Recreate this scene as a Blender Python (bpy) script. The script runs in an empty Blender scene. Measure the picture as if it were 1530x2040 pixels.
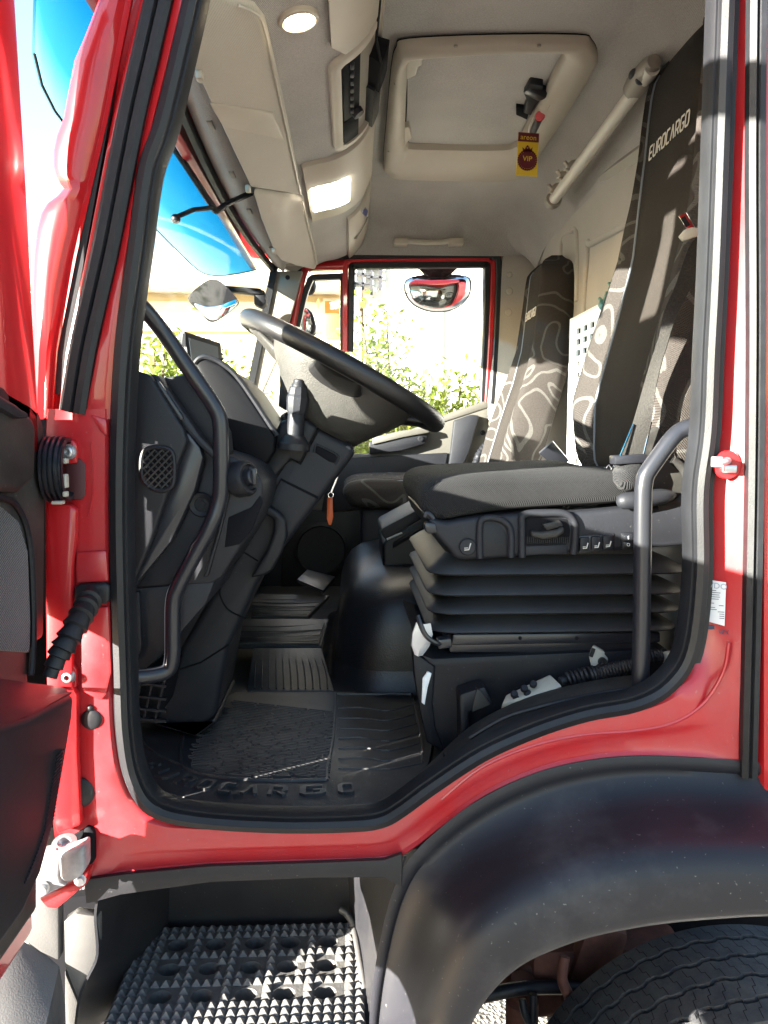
import bpy, bmesh, math, random
from mathutils import Vector, Matrix
from math import sin, cos, pi, radians
R = random.Random(7)
sc = bpy.context.scene
col = sc.collection
V = Vector

# ------------------------------------------------------------------ camera
E = 1.82                      # eye height above the ground
F = 1530.0                    # focal length in pixels of the 1530 x 2040 photograph
CAM = V((0.0, -1.15, E))
cd = bpy.data.cameras.new('camera')
cam = bpy.data.objects.new('camera', cd)
col.objects.link(cam)
cam.location = CAM
ROT = (radians(90 - 5.8), 0.0, radians(-2.4))
cam.rotation_euler = ROT
cd.sensor_fit = 'HORIZONTAL'
cd.sensor_width = 36.0
cd.lens = 36.0 * F / 1530.0
cd.clip_start = 0.02
cd.clip_end = 800
sc.camera = cam

# ------------------------------------------------------------------ light
SUN_AZ, SUN_EL = radians(30), radians(13)     # light travels towards +x, turned 30 degrees to +y
w = bpy.data.worlds.new('World')
sc.world = w
w.use_nodes = True
nt = w.node_tree
nt.nodes.clear()
sky = nt.nodes.new('ShaderNodeTexSky')
sky.sky_type = 'NISHITA'
sky.sun_disc = False
sky.sun_elevation = SUN_EL
ldir = V((cos(SUN_AZ) * cos(SUN_EL), sin(SUN_AZ) * cos(SUN_EL), -sin(SUN_EL)))
to_sun = -ldir
sky.sun_rotation = math.atan2(to_sun.x, to_sun.y)
sky.dust_density = 0.6
bg = nt.nodes.new('ShaderNodeBackground')
bg.inputs['Strength'].default_value = 0.06
wo = nt.nodes.new('ShaderNodeOutputWorld')
nt.links.new(sky.outputs[0], bg.inputs[0])
nt.links.new(bg.outputs[0], wo.inputs[0])
sl = bpy.data.lights.new('sun', 'SUN')
sl.energy = 5.0
sl.angle = radians(0.5)
sl.color = (1.0, 0.93, 0.82)
so = bpy.data.objects.new('sun', sl)
col.objects.link(so)
so.rotation_euler = ldir.to_track_quat('-Z', 'Y').to_euler()
so.location = (-20, -14, 8)

sc.view_settings.view_transform = 'Standard'
sc.view_settings.look = 'None'
sc.view_settings.gamma = 1.0
sc.view_settings.exposure = 3.65
sc.view_settings.use_curve_mapping = False
sc.cycles.use_denoising = True
sc.cycles.max_bounces = 10
sc.cycles.diffuse_bounces = 5
sc.cycles.glossy_bounces = 4
sc.cycles.transparent_max_bounces = 16
sc.cycles.sample_clamp_indirect = 8.0
sc.cycles.caustics_reflective = False
sc.cycles.caustics_refractive = False

# ------------------------------------------------------------------ photograph pixel -> point on a real plane
from mathutils import Euler
_R = Euler(ROT).to_matrix()
def ray(u, v):
    return _R @ V(((u - 765) / F, (1020 - v) / F, -1.0))
def P(u, v, y):
    d = ray(u, v); return CAM + d * ((y - CAM.y) / d.y)
def PX(u, v, x):
    d = ray(u, v); return CAM + d * ((x - CAM.x) / d.x)
def PZ(u, v, z):
    d = ray(u, v); return CAM + d * ((z - CAM.z) / d.z)
def PP(pts, y):
    return [P(u, v, y) for u, v in pts]

# ------------------------------------------------------------------ materials
def nodes(m):
    m.use_nodes = True
    n = m.node_tree
    b = n.nodes['Principled BSDF']
    return n, b
def mat(name, c, rough=0.5, metal=0.0, bump=0.0, bscale=300.0, coat=0.0, vary=0.0, vscale=6.0, c2=None,
        spec=0.5, sheen=0.0, speck=0.0, rvary=0.0, emit=None, estr=0.0, stretch=(1, 1, 1)):
    m = bpy.data.materials.new(name)
    n, b = nodes(m)
    L = n.links.new
    b.inputs['Base Color'].default_value = (*c, 1)
    b.inputs['Roughness'].default_value = rough
    b.inputs['Metallic'].default_value = metal
    b.inputs['Specular IOR Level'].default_value = spec
    b.inputs['Coat Weight'].default_value = coat
    b.inputs['Coat Roughness'].default_value = 0.06
    b.inputs['Sheen Weight'].default_value = sheen
    tc = n.nodes.new('ShaderNodeTexCoord')
    mp = n.nodes.new('ShaderNodeMapping')
    mp.inputs['Scale'].default_value = stretch
    L(tc.outputs['Object'], mp.inputs[0])
    colout = None
    if vary > 0 or c2:
        nz = n.nodes.new('ShaderNodeTexNoise')
        nz.inputs['Scale'].default_value = vscale
        nz.inputs['Detail'].default_value = 6
        nz.inputs['Roughness'].default_value = 0.65
        L(mp.outputs[0], nz.inputs[0])
        rp = n.nodes.new('ShaderNodeValToRGB')
        rp.color_ramp.elements[0].position = 0.35
        rp.color_ramp.elements[1].position = 0.72
        a = [max(0, x * (1 - vary)) for x in c]
        e = list(c2) if c2 else [min(1, x * (1 + vary)) for x in c]
        rp.color_ramp.elements[0].color = (*(c if c2 else a), 1)
        rp.color_ramp.elements[1].color = (*e, 1)
        L(nz.outputs[0], rp.inputs[0])
        colout = rp.outputs[0]
        if rvary:
            mr = n.nodes.new('ShaderNodeMapRange')
            mr.inputs['To Min'].default_value = rough - rvary
            mr.inputs['To Max'].default_value = rough + rvary
            L(nz.outputs[0], mr.inputs[0])
            L(mr.outputs[0], b.inputs['Roughness'])
    if speck > 0:                                   # dust grains
        vo = n.nodes.new('ShaderNodeTexNoise')
        vo.inputs['Scale'].default_value = 160
        vo.inputs['Detail'].default_value = 2
        L(mp.outputs[0], vo.inputs[0])
        r2 = n.nodes.new('ShaderNodeValToRGB')
        r2.color_ramp.elements[0].position = 0.70
        r2.color_ramp.elements[1].position = 0.78
        L(vo.outputs[0], r2.inputs[0])
        mx = n.nodes.new('ShaderNodeMix')
        mx.data_type = 'RGBA'
        mu = n.nodes.new('ShaderNodeMath'); mu.operation = 'MULTIPLY'
        mu.inputs[1].default_value = speck
        L(r2.outputs[0], mu.inputs[0])
        L(mu.outputs[0], mx.inputs[0])
        if colout: L(colout, mx.inputs[6])
        else: mx.inputs[6].default_value = (*c, 1)
        mx.inputs[7].default_value = (0.35, 0.33, 0.30, 1)
        colout = mx.outputs[2]
    if colout:
        L(colout, b.inputs['Base Color'])
    if bump > 0:
        nb = n.nodes.new('ShaderNodeTexNoise')
        nb.inputs['Scale'].default_value = bscale
        nb.inputs['Detail'].default_value = 3
        L(mp.outputs[0], nb.inputs[0])
        bp = n.nodes.new('ShaderNodeBump')
        bp.inputs['Strength'].default_value = bump
        bp.inputs['Distance'].default_value = 0.002
        L(nb.outputs[0], bp.inputs['Height'])
        L(bp.outputs[0], b.inputs['Normal'])
    if emit:
        b.inputs['Emission Color'].default_value = (*emit, 1)
        b.inputs['Emission Strength'].default_value = estr
    return m

def weave(name, c, scale=900.0, rough=0.9, sheen=0.3, vary=0.25, strength=0.5, cline=None, lscale=6.5, lcount=5.0, lwidth=0.0055):
    """woven cloth: two crossed wave bumps; with cline, swirling contour lines are woven in"""
    m = bpy.data.materials.new(name)
    n, b = nodes(m)
    L = n.links.new
    b.inputs['Roughness'].default_value = rough
    b.inputs['Sheen Weight'].default_value = sheen
    b.inputs['Sheen Roughness'].default_value = 0.5
    b.inputs['Specular IOR Level'].default_value = 0.2
    tc = n.nodes.new('ShaderNodeTexCoord')
    nz = n.nodes.new('ShaderNodeTexNoise')
    nz.inputs['Scale'].default_value = 350
    nz.inputs['Detail'].default_value = 2
    L(tc.outputs['Object'], nz.inputs[0])
    big = n.nodes.new('ShaderNodeTexNoise')
    big.inputs['Scale'].default_value = 5
    L(tc.outputs['Object'], big.inputs[0])
    ad = n.nodes.new('ShaderNodeMath'); ad.operation = 'ADD'
    L(nz.outputs[0], ad.inputs[0]); L(big.outputs[0], ad.inputs[1])
    mr = n.nodes.new('ShaderNodeMapRange')
    mr.inputs['From Min'].default_value = 0.7; mr.inputs['From Max'].default_value = 1.3
    mr.inputs['To Min'].default_value = 1 - vary; mr.inputs['To Max'].default_value = 1 + vary
    L(ad.outputs[0], mr.inputs[0])
    base = n.nodes.new('ShaderNodeMix'); base.data_type = 'RGBA'
    base.inputs[6].default_value = (*c, 1)
    base.inputs[7].default_value = (*(cline or c), 1)
    base.inputs[0].default_value = 0
    if cline:
        EPS = 0.004
        outs = []
        for off in ((0, 0, 0), (EPS, 0, 0), (0, EPS, 0), (0, 0, EPS)):
            va = n.nodes.new('ShaderNodeVectorMath'); va.operation = 'ADD'; va.inputs[1].default_value = off
            L(tc.outputs['Object'], va.inputs[0])
            ns = n.nodes.new('ShaderNodeTexNoise')
            ns.inputs['Scale'].default_value = lscale
            ns.inputs['Detail'].default_value = 0.5
            ns.inputs['Distortion'].default_value = 0.9
            L(va.outputs[0], ns.inputs[0])
            outs.append(ns.outputs[0])
        def mth(op, x, y=None):
            k = n.nodes.new('ShaderNodeMath'); k.operation = op
            for q, s in enumerate((x, y)):
                if s is None: continue
                if isinstance(s, (int, float)): k.inputs[q].default_value = s
                else: L(s, k.inputs[q])
            return k.outputs[0]
        g = None
        for o in outs[1:]:
            d = mth('SUBTRACT', o, outs[0]); d = mth('MULTIPLY', d, d)
            g = d if g is None else mth('ADD', g, d)
        g = mth('DIVIDE', mth('SQRT', g), EPS)                      # slope of the noise per metre
        fr = mth('ABSOLUTE', mth('SUBTRACT', mth('FRACT', mth('MULTIPLY', outs[0], lcount)), 0.5))
        dist = mth('DIVIDE', fr, mth('MULTIPLY', mth('MAXIMUM', g, 0.25), lcount))   # distance to the contour in metres
        sm = n.nodes.new('ShaderNodeMapRange'); sm.interpolation_type = 'SMOOTHSTEP'
        sm.inputs['From Min'].default_value = lwidth * 0.7; sm.inputs['From Max'].default_value = lwidth
        sm.inputs['To Min'].default_value = 1; sm.inputs['To Max'].default_value = 0
        L(dist, sm.inputs[0])
        L(sm.outputs[0], base.inputs[0])
    hs = n.nodes.new('ShaderNodeVectorMath'); hs.operation = 'SCALE'
    L(base.outputs[2], hs.inputs[0]); L(mr.outputs[0], hs.inputs['Scale'])
    L(hs.outputs[0], b.inputs['Base Color'])
    w1 = n.nodes.new('ShaderNodeTexWave'); w1.inputs['Scale'].default_value = scale / 6.3
    w1.bands_direction = 'DIAGONAL'
    L(tc.outputs['Object'], w1.inputs[0])
    a2 = n.nodes.new('ShaderNodeMath'); a2.operation = 'ADD'
    L(w1.outputs[1], a2.inputs[0]); L(nz.outputs[0], a2.inputs[1])
    bp = n.nodes.new('ShaderNodeBump'); bp.inputs['Strength'].default_value = strength; bp.inputs['Distance'].default_value = 0.002
    L(a2.outputs[0], bp.inputs['Height']); L(bp.outputs[0], b.inputs['Normal'])
    return m

def glass(name, tint=(1, 1, 1), refl=0.06, rough=0.0, graze=0.22):
    m = bpy.data.materials.new(name)
    m.use_nodes = True
    n = m.node_tree
    n.nodes.clear()
    o = n.nodes.new('ShaderNodeOutputMaterial')
    t = n.nodes.new('ShaderNodeBsdfTransparent'); t.inputs[0].default_value = (*tint, 1)
    g = n.nodes.new('ShaderNodeBsdfGlossy'); g.inputs['Roughness'].default_value = rough
    fr = n.nodes.new('ShaderNodeLayerWeight'); fr.inputs[0].default_value = 0.5
    pw = n.nodes.new('ShaderNodeMath'); pw.operation = 'POWER'; pw.inputs[1].default_value = 4.0
    ml = n.nodes.new('ShaderNodeMath'); ml.operation = 'MULTIPLY_ADD'; ml.inputs[1].default_value = graze; ml.inputs[2].default_value = refl * 0.5
    mx = n.nodes.new('ShaderNodeMixShader')
    n.links.new(fr.outputs['Facing'], pw.inputs[0]); n.links.new(pw.outputs[0], ml.inputs[0])
    n.links.new(ml.outputs[0], mx.inputs[0])
    n.links.new(t.outputs[0], mx.inputs[1]); n.links.new(g.outputs[0], mx.inputs[2])
    n.links.new(mx.outputs[0], o.inputs[0])
    return m

M = {}
M['red'] = mat('red_paint', (0.45, 0.014, 0.018), 0.34, spec=0.3, coat=0.6, vary=0.12, vscale=9, bump=0.02, bscale=60)
M['red_dull'] = mat('red_paint_dirty', (0.44, 0.015, 0.020), 0.42, spec=0.3, coat=0.8, vscale=14, c2=(0.41, 0.034, 0.042), bump=0.03, bscale=90, speck=0.22)
M['red_dull'].node_tree.nodes['Principled BSDF'].inputs['Coat Roughness'].default_value = 0.24
M['hood_shaded'] = mat('shaded_hood_plastic', (0.0045, 0.0046, 0.006), 0.55, spec=0.12, bump=0.15, bscale=800)  # darkened below the other plastics for the pillar shade on the hood
M['red_dark'] = mat('cavity_shade_red', (0.06, 0.012, 0.014), 0.6)  # dark red that paints the shade inside the hinge hole
M['rubber'] = mat('seal_rubber', (0.011, 0.0115, 0.014), 0.45, spec=0.35, bump=0.12, bscale=500, vary=0.25, vscale=12)
M['seal_grey'] = mat('weather_strip_rubber', (0.012, 0.0125, 0.015), 0.5, spec=0.35, bump=0.3, bscale=900, vary=0.3, vscale=30)
M['plastic'] = mat('black_moulded_plastic', (0.0095, 0.0102, 0.0135), 0.48, spec=0.3, bump=0.22, bscale=900, vary=0.2, vscale=7, speck=0.10, rvary=0.08)
M['plastic2'] = mat('charcoal_moulded_plastic', (0.015, 0.016, 0.0205), 0.52, spec=0.3, bump=0.22, bscale=800, vary=0.18, vscale=6, speck=0.08)
M['plastic_dusty'] = mat('dusty_charcoal_plastic', (0.014, 0.0138, 0.0145), 0.52, spec=0.3, bump=0.22, bscale=700, c2=(0.05, 0.047, 0.042), vscale=8, speck=0.25)
M['fender'] = mat('wing_plastic', (0.012, 0.0125, 0.017), 0.48, spec=0.38, bump=0.08, bscale=900, c2=(0.075, 0.073, 0.076), vscale=3.6, speck=0.3, rvary=0.08)
for _k in M['fender'].node_tree.nodes:
    if _k.type == 'VALTORGB' and abs(_k.color_ramp.elements[0].position - .35) < .01: _k.color_ramp.elements[0].position = .54; _k.color_ramp.elements[1].position = .86
M['gloss_black'] = mat('satin_black_tube', (0.016, 0.017, 0.022), 0.3, bump=0.03, bscale=600)
M['visor_cloth_dark'] = weave('door_insert_cloth', (0.016, 0.0165, 0.015), scale=900, vary=0.15, strength=0.4)
M['deep'] = mat('matt_black_and_void_shade', (0.007, 0.007, 0.009), 0.7, spec=0.1)  # near black; its flat insets stand in for shade in recesses, slots and gaps
M['lining'] = weave('roof_lining_cloth', (0.355, 0.337, 0.314), scale=700, vary=0.2, strength=0.35)
M['lining2'] = weave('wall_lining_cloth', (0.38, 0.35, 0.31), scale=700, vary=0.10, strength=0.3)
M['tan'] = mat('beige_moulded_plastic', (0.42, 0.375, 0.31), 0.45, bump=0.12, bscale=900, vary=0.06, vscale=5)
M['tan_dark'] = mat('taupe_moulded_plastic', (0.24, 0.215, 0.18), 0.5, bump=0.12, bscale=900, vary=0.08)
M['cream_pipe'] = mat('cream_painted_tube', (0.58, 0.55, 0.48), 0.35, vary=0.05)
M['visor_cloth'] = weave('visor_cloth', (0.42, 0.385, 0.325), scale=500, vary=0.07, strength=0.15)
M['seat_black'] = weave('seat_cloth_black', (0.030, 0.025, 0.022), scale=1100, vary=0.3, strength=0.8, sheen=0.0)
M['seat_dark'] = weave('seat_cushion_cloth', (0.019, 0.019, 0.021), scale=1000, vary=0.35, strength=0.9, sheen=0.05)
M['seat_pattern'] = weave('seat_cloth_swirl', (0.043, 0.037, 0.034), scale=1000, vary=0.25, strength=0.8, sheen=0.0, cline=(0.095, 0.089, 0.083), lscale=6.5, lcount=5.5, lwidth=0.0040)
M['piping'] = mat('seat_piping', (0.16, 0.18, 0.21), 0.7)
M['belt'] = weave('seat_belt_webbing', (0.055, 0.052, 0.049), scale=2200, vary=0.3, strength=1.0, sheen=0.0)
M['leather'] = mat('wheel_leather', (0.050, 0.048, 0.045), 0.45, spec=0.3, bump=0.5, bscale=420, vary=0.15, vscale=30)
M['leather_black'] = mat('rim_leather', (0.010, 0.0095, 0.0105), 0.38, bump=0.25, bscale=500)
M['matrub'] = mat('floor_mat_rubber', (0.014, 0.015, 0.018), 0.5, bump=0.2, bscale=300, c2=(0.050, 0.050, 0.050), vscale=9, speck=0.5)
M['mat_worn'] = mat('worn_mat_rubber', (0.030, 0.030, 0.032), 0.5, bump=0.2, bscale=300)
M['tunnel'] = mat('tunnel_vinyl', (0.010, 0.011, 0.015), 0.36, bump=0.35, bscale=350, vary=0.2, vscale=8)
M['bellows'] = mat('bellows_rubber', (0.020, 0.0205, 0.0235), 0.5, spec=0.35, bump=0.15, bscale=400, c2=(0.030, 0.030, 0.030), vscale=12)
M['hiviz'] = mat('yellow_seat_foam', (0.55, 0.60, 0.03), 0.7)
M['steel'] = mat('zinc_steel', (0.55, 0.55, 0.57), 0.38, metal=0.8, bump=0.1, bscale=300, vary=0.2)
M['steel_grey'] = mat('dull_hinge_steel', (0.30, 0.295, 0.30), 0.55, metal=0.3, bump=0.3, bscale=120, vary=0.3, vscale=25)
M['chrome'] = mat('bright_steel', (0.8, 0.8, 0.8), 0.12, metal=1.0)
M['mirror'] = mat('mirror_glass', (0.85, 0.87, 0.9), 0.02, metal=1.0)
M['silver'] = mat('silver_fascia', (0.22, 0.24, 0.28), 0.4, metal=0.2)
M['white'] = mat('white_board', (0.82, 0.82, 0.80), 0.5, vary=0.03)
M['paper'] = mat('paper', (0.78, 0.79, 0.82), 0.7)
M['ink'] = mat('print_ink', (0.05, 0.05, 0.09), 0.6)
M['ink_pale'] = mat('faint_print_ink', (0.35, 0.38, 0.5), 0.6)
M['print_white'] = mat('silver_print', (0.62, 0.60, 0.55), 0.5)
M['yellow'] = mat('yellow_card', (0.80, 0.55, 0.03), 0.5)
M['maroon'] = mat('maroon_print', (0.14, 0.012, 0.02), 0.5)
M['redbtn'] = mat('red_button', (0.55, 0.03, 0.04), 0.4)
M['orange'] = mat('orange_plastic', (0.80, 0.13, 0.02), 0.4)
M['remote'] = mat('khaki_remote_plastic', (0.42, 0.40, 0.33), 0.55, vary=0.15)
M['stepmetal'] = mat('grey_step_casting', (0.085, 0.085, 0.088), 0.5, metal=0.1, bump=0.4, bscale=200, c2=(0.13, 0.125, 0.115), vscale=20)
M['steprub'] = mat('step_surround_plastic', (0.010, 0.0105, 0.014), 0.45, spec=0.3, bump=0.12, bscale=600, c2=(0.024, 0.0235, 0.025), vscale=6, speck=0.2)
M['tyre'] = mat('tyre_rubber', (0.032, 0.034, 0.040), 0.8, spec=0.3, bump=0.6, bscale=260, c2=(0.062, 0.062, 0.064), vscale=22)
M['rust'] = mat('rusty_red_steel', (0.11, 0.035, 0.022), 0.75, bump=0.5, bscale=80, vary=0.4, vscale=18)
M['bumper'] = mat('grey_bumper_plastic', (0.075, 0.073, 0.072), 0.5, bump=0.2, bscale=400, vary=0.12)
M['screen'] = mat('lcd_screen', (0.07, 0.085, 0.10), 0.4)  # base lifted to grey blue in place of reflected sky
M['tape'] = mat('silver_tape', (0.55, 0.55, 0.56), 0.35, metal=0.4, bump=0.6, bscale=40)
M['lamp'] = mat('lamp_diffuser', (0.9, 0.85, 0.75), 0.4, emit=(1.0, 0.80, 0.52), estr=4.0)
M['lampw'] = mat('lamp_diffuser_white', (0.9, 0.87, 0.8), 0.4, emit=(1.0, 0.90, 0.72), estr=4.0)
M['blue_acrylic'] = glass('blue_visor_acrylic', (0.20, 0.54, 0.76), 0.01, 0.25, 0.03)
_n = M['blue_acrylic'].node_tree; _o = [k for k in _n.nodes if k.type == 'OUTPUT_MATERIAL'][0]
_tl = _n.nodes.new('ShaderNodeBsdfTranslucent')
_ge = _n.nodes.new('ShaderNodeNewGeometry'); _sx = _n.nodes.new('ShaderNodeSeparateXYZ'); _mr = _n.nodes.new('ShaderNodeMapRange')
_mr.inputs['From Min'].default_value = E + .545; _mr.inputs['From Max'].default_value = E + .95
_rp = _n.nodes.new('ShaderNodeValToRGB')                        # paler low down to stand in for the bright background behind, blue above
_rp.color_ramp.elements[0].color = (0.22, 0.30, 0.33, 1); _rp.color_ramp.elements[1].color = (0.004, 0.085, 0.15, 1)
_rp.color_ramp.elements[1].position = 0.62
_e = _rp.color_ramp.elements.new(0.22); _e.color = (0.045, 0.15, 0.20, 1)
_n.links.new(_ge.outputs['Position'], _sx.inputs[0]); _n.links.new(_sx.outputs[2], _mr.inputs[0]); _n.links.new(_mr.outputs[0], _rp.inputs[0]); _n.links.new(_rp.outputs[0], _tl.inputs[0])
_mx = _n.nodes.new('ShaderNodeMixShader'); _mx.inputs[0].default_value = 0.72
_src = _o.inputs[0].links[0].from_socket
_n.links.new(_src, _mx.inputs[1]); _n.links.new(_tl.outputs[0], _mx.inputs[2]); _n.links.new(_mx.outputs[0], _o.inputs[0])
M['hatch_cloth'] = weave('hatch_lid_cloth', (0.115, 0.107, 0.097), scale=700, vary=0.12, strength=0.35)
M['door_card'] = mat('far_door_card', (0.085, 0.080, 0.070), 0.55, bump=0.2, bscale=500, vary=0.1)
M['screen_glass'] = glass('windscreen_glass', (0.93, 0.955, 0.95), 0.015, 0.0, 0.045)
M['glass'] = glass('clear_glass', (0.93, 0.95, 0.94), 0.05)
M['teal'] = mat('teal_peg_plastic', (0.10, 0.22, 0.20), 0.4)
M['blue_sticker'] = mat('navy_sticker', (0.02, 0.03, 0.16), 0.4)

# ------------------------------------------------------------------ mesh helpers
class B:
    """collects shapes in one bmesh, in world coordinates"""
    def __init__(s): s.bm = bmesh.new()
    def merge(s, t):
        me = bpy.data.meshes.new('tmp'); t.to_mesh(me); t.free()
        s.bm.from_mesh(me); bpy.data.meshes.remove(me)
        return s
    def prism(s, pts, vec, bev=0.0, seg=2):
        t = bmesh.new()
        a = [t.verts.new(p) for p in pts]
        b = [t.verts.new(V(p) + V(vec)) for p in pts]
        t.faces.new(a); t.faces.new(list(reversed(b)))
        n = len(a)
        for i in range(n):
            t.faces.new((a[i], b[i], b[(i + 1) % n], a[(i + 1) % n]))
        bmesh.ops.recalc_face_normals(t, faces=t.faces)
        if bev > 0:
            ed = [e for e in t.edges if len(e.link_faces) == 2 and e.calc_face_angle(0) > 0.45]
            bmesh.ops.bevel(t, geom=ed, offset=bev, segments=seg, affect='EDGES', profile=0.5, clamp_overlap=True)
        return s.merge(t)
    def pprism(s, px, y0, y1, bev=0.0, seg=2):
        """photo-plane outline at depth y0, extruded straight in y to y1"""
        return s.prism([P(u, v, y0) for u, v in px], (0, y1 - y0, 0), bev, seg)
    def box(s, c, size, rot=None, bev=0.0, seg=2):
        x, y, z = [k / 2 for k in size]
        m = rot.to_matrix() if isinstance(rot, Euler) else (rot or Matrix.Identity(3))
        c = V(c)
        pts = [c + m @ V(q) for q in ((-x, -y, -z), (x, -y, -z), (x, y, -z), (-x, y, -z))]
        return s.prism(pts, m @ V((0, 0, 2 * z)), bev, seg)
    def loft(s, rings, closed=True, caps=True):
        t = bmesh.new()
        vs = [[t.verts.new(p) for p in r] for r in rings]
        n = len(rings[0])
        for a, b in zip(vs, vs[1:]):
            for i in range(n if closed else n - 1):
                j = (i + 1) % n
                try: t.faces.new((a[i], a[j], b[j], b[i]))
                except ValueError: pass
        if caps and closed:
            t.faces.new(list(reversed(vs[0]))); t.faces.new(vs[-1])
        bmesh.ops.recalc_face_normals(t, faces=t.faces)
        return s.merge(t)
    def sheet(s, rows, thick=0.0):
        t = bmesh.new()
        vs = [[t.verts.new(p) for p in r] for r in rows]
        for a, b in zip(vs, vs[1:]):
            for i in range(len(a) - 1):
                t.faces.new((a[i], a[i + 1], b[i + 1], b[i]))
        bmesh.ops.recalc_face_normals(t, faces=t.faces)
        if thick:
            # a back skin the given depth behind the first, joined round the border
            t.normal_update()
            vv = list(t.verts); ff = list(t.faces)
            sg = sum(1 if f.normal.dot(f.calc_center_median() - CAM) > 0 else -1 for f in ff)
            k = abs(thick) * (1 if sg > 0 else -1)
            bk = {v_: t.verts.new(v_.co + v_.normal * k) for v_ in vv}
            be = [e for e in t.edges if len(e.link_faces) == 1]
            for f in ff: t.faces.new([bk[v_] for v_ in reversed(f.verts)])
            for e in be:
                a_, c_ = e.verts
                try: t.faces.new((a_, c_, bk[c_], bk[a_]))
                except ValueError: pass
            bmesh.ops.recalc_face_normals(t, faces=t.faces)
        return s.merge(t)
    def tube(s, path, r, n=12, caps=True, closed=False):
        path = [V(p) for p in path]
        rs = r if isinstance(r, (list, tuple)) else [r] * len(path)
        rings = []
        up = None
        m = len(path)
        for i, p in enumerate(path):
            if closed: tg = path[(i + 1) % m] - path[i - 1]
            else: tg = path[min(i + 1, m - 1)] - path[max(i - 1, 0)]
            if tg.length < 1e-9: tg = V((0, 0, 1))
            tg.normalize()
            if up is None:
                up = tg.cross(V((0, 1, 0)) if abs(tg.y) < 0.9 else V((1, 0, 0))).normalized()
            up = (up - tg * up.dot(tg)).normalized()
            sd = tg.cross(up)
            rings.append([p + (up * cos(2 * pi * k / n) + sd * sin(2 * pi * k / n)) * rs[i] for k in range(n)])
        if closed: rings.append(rings[0])
        return s.loft(rings, True, caps and not closed)
    def sweep(s, path, prof, side=V((0, 1, 0)), caps=True):
        """closed profile [(a, b)]: a along the in-plane normal (right of travel), b along side"""
        path = [V(p) for p in path]
        m = len(path)
        rings = []
        for i, p in enumerate(path):
            tg = path[min(i + 1, m - 1)] - path[max(i - 1, 0)]
            tg.normalize()
            nn = tg.cross(side).normalized()
            rings.append([p + nn * a + side * b for a, b in prof])
        return s.loft(rings, True, caps)
    def lathe(s, c, axis, prof, n=24):
        """prof [(radius, distance along axis)]"""
        c = V(c); axis = V(axis).normalized()
        u = axis.cross(V((0, 1, 0)) if abs(axis.y) < 0.9 else V((1, 0, 0))).normalized()
        v = axis.cross(u)
        rings = [[c + axis * h + (u * cos(2 * pi * k / n) + v * sin(2 * pi * k / n)) * max(r, 1e-5) for k in range(n)] for r, h in prof]
        return s.loft(rings, True, True)
    def ico(s, c, size, sub=2):
        t = bmesh.new()
        bmesh.ops.create_icosphere(t, subdivisions=sub, radius=1.0)
        sz = V(size) if not isinstance(size, (int, float)) else V((size,) * 3)
        for v_ in t.verts: v_.co = V((v_.co.x * sz.x, v_.co.y * sz.y, v_.co.z * sz.z)) + V(c)
        return s.merge(t)

def smooth(pts, k=6, closed=False):
    """Catmull-Rom through the points (any dimension)"""
    pts = [V(p) for p in pts]
    n = len(pts); out = []
    for i in range(n if closed else n - 1):
        if closed: a, b, c, d = pts[i - 1], pts[i], pts[(i + 1) % n], pts[(i + 2) % n]
        else: a, b, c, d = pts[max(i - 1, 0)], pts[i], pts[i + 1], pts[min(i + 2, n - 1)]
        for j in range(k):
            t = j / k
            out.append(0.5 * ((2 * b) + (c - a) * t + (2 * a - 5 * b + 4 * c - d) * t * t + (3 * b - a - 3 * c + d) * t ** 3))
    if not closed: out.append(pts[-1])
    return out

W = {}
def obj(name, b, m, parent=None, label=None, cat=None, group=None, kind=None, ang=38, origin=None):
    bm = b.bm if isinstance(b, B) else b
    bmesh.ops.remove_doubles(bm, verts=bm.verts, dist=1e-6)
    me = bpy.data.meshes.new(name)
    bm.to_mesh(me); bm.free()
    mats = m if isinstance(m, (list, tuple)) else [m]
    for k in mats: me.materials.append(k)
    o = bpy.data.objects.new(name, me)
    col.objects.link(o)
    if me.vertices:
        lo = V((1e9,) * 3); hi = V((-1e9,) * 3)
        for v_ in me.vertices:
            for i in range(3):
                lo[i] = min(lo[i], v_.co[i]); hi[i] = max(hi[i], v_.co[i])
        c = V(origin) if origin is not None else V(((lo.x + hi.x) / 2, (lo.y + hi.y) / 2, lo.z if parent is None else (lo.z + hi.z) / 2))
        me.transform(Matrix.Translation(-c))
    else: c = V((0, 0, 0))
    wm = Matrix.Translation(c)
    W[o.name] = wm
    if parent is not None:
        o.parent = parent
        o.matrix_parent_inverse = W[parent.name].inverted()
    o.location = c
    for p in me.polygons: p.use_smooth = True
    me.set_sharp_from_angle(angle=radians(ang))
    tag(o, label, cat, group, kind)
    return o
def tag(o, label=None, cat=None, group=None, kind=None):
    if label: o['label'] = label
    if cat: o['category'] = cat
    if group: o['group'] = group
    if kind: o['kind'] = kind
    return o
def thing(name, label, cat, loc, group=None):
    o = bpy.data.objects.new(name, None)
    col.objects.link(o)
    o.empty_display_size = 0.1
    o.location = loc
    W[o.name] = Matrix.Translation(V(loc))
    return tag(o, label, cat, group)
def copy_thing(root, delta, label=None, name=None):
    c = root.copy(); col.objects.link(c)
    c.location = root.location + V(delta)
    if label: c['label'] = label
    for ch in [k for k in bpy.data.objects if k.parent == root]:
        d = ch.copy(); col.objects.link(d); d.parent = c
        for g in [k for k in bpy.data.objects if k.parent == ch]:
            e = g.copy(); col.objects.link(e); e.parent = d
    return c

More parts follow.
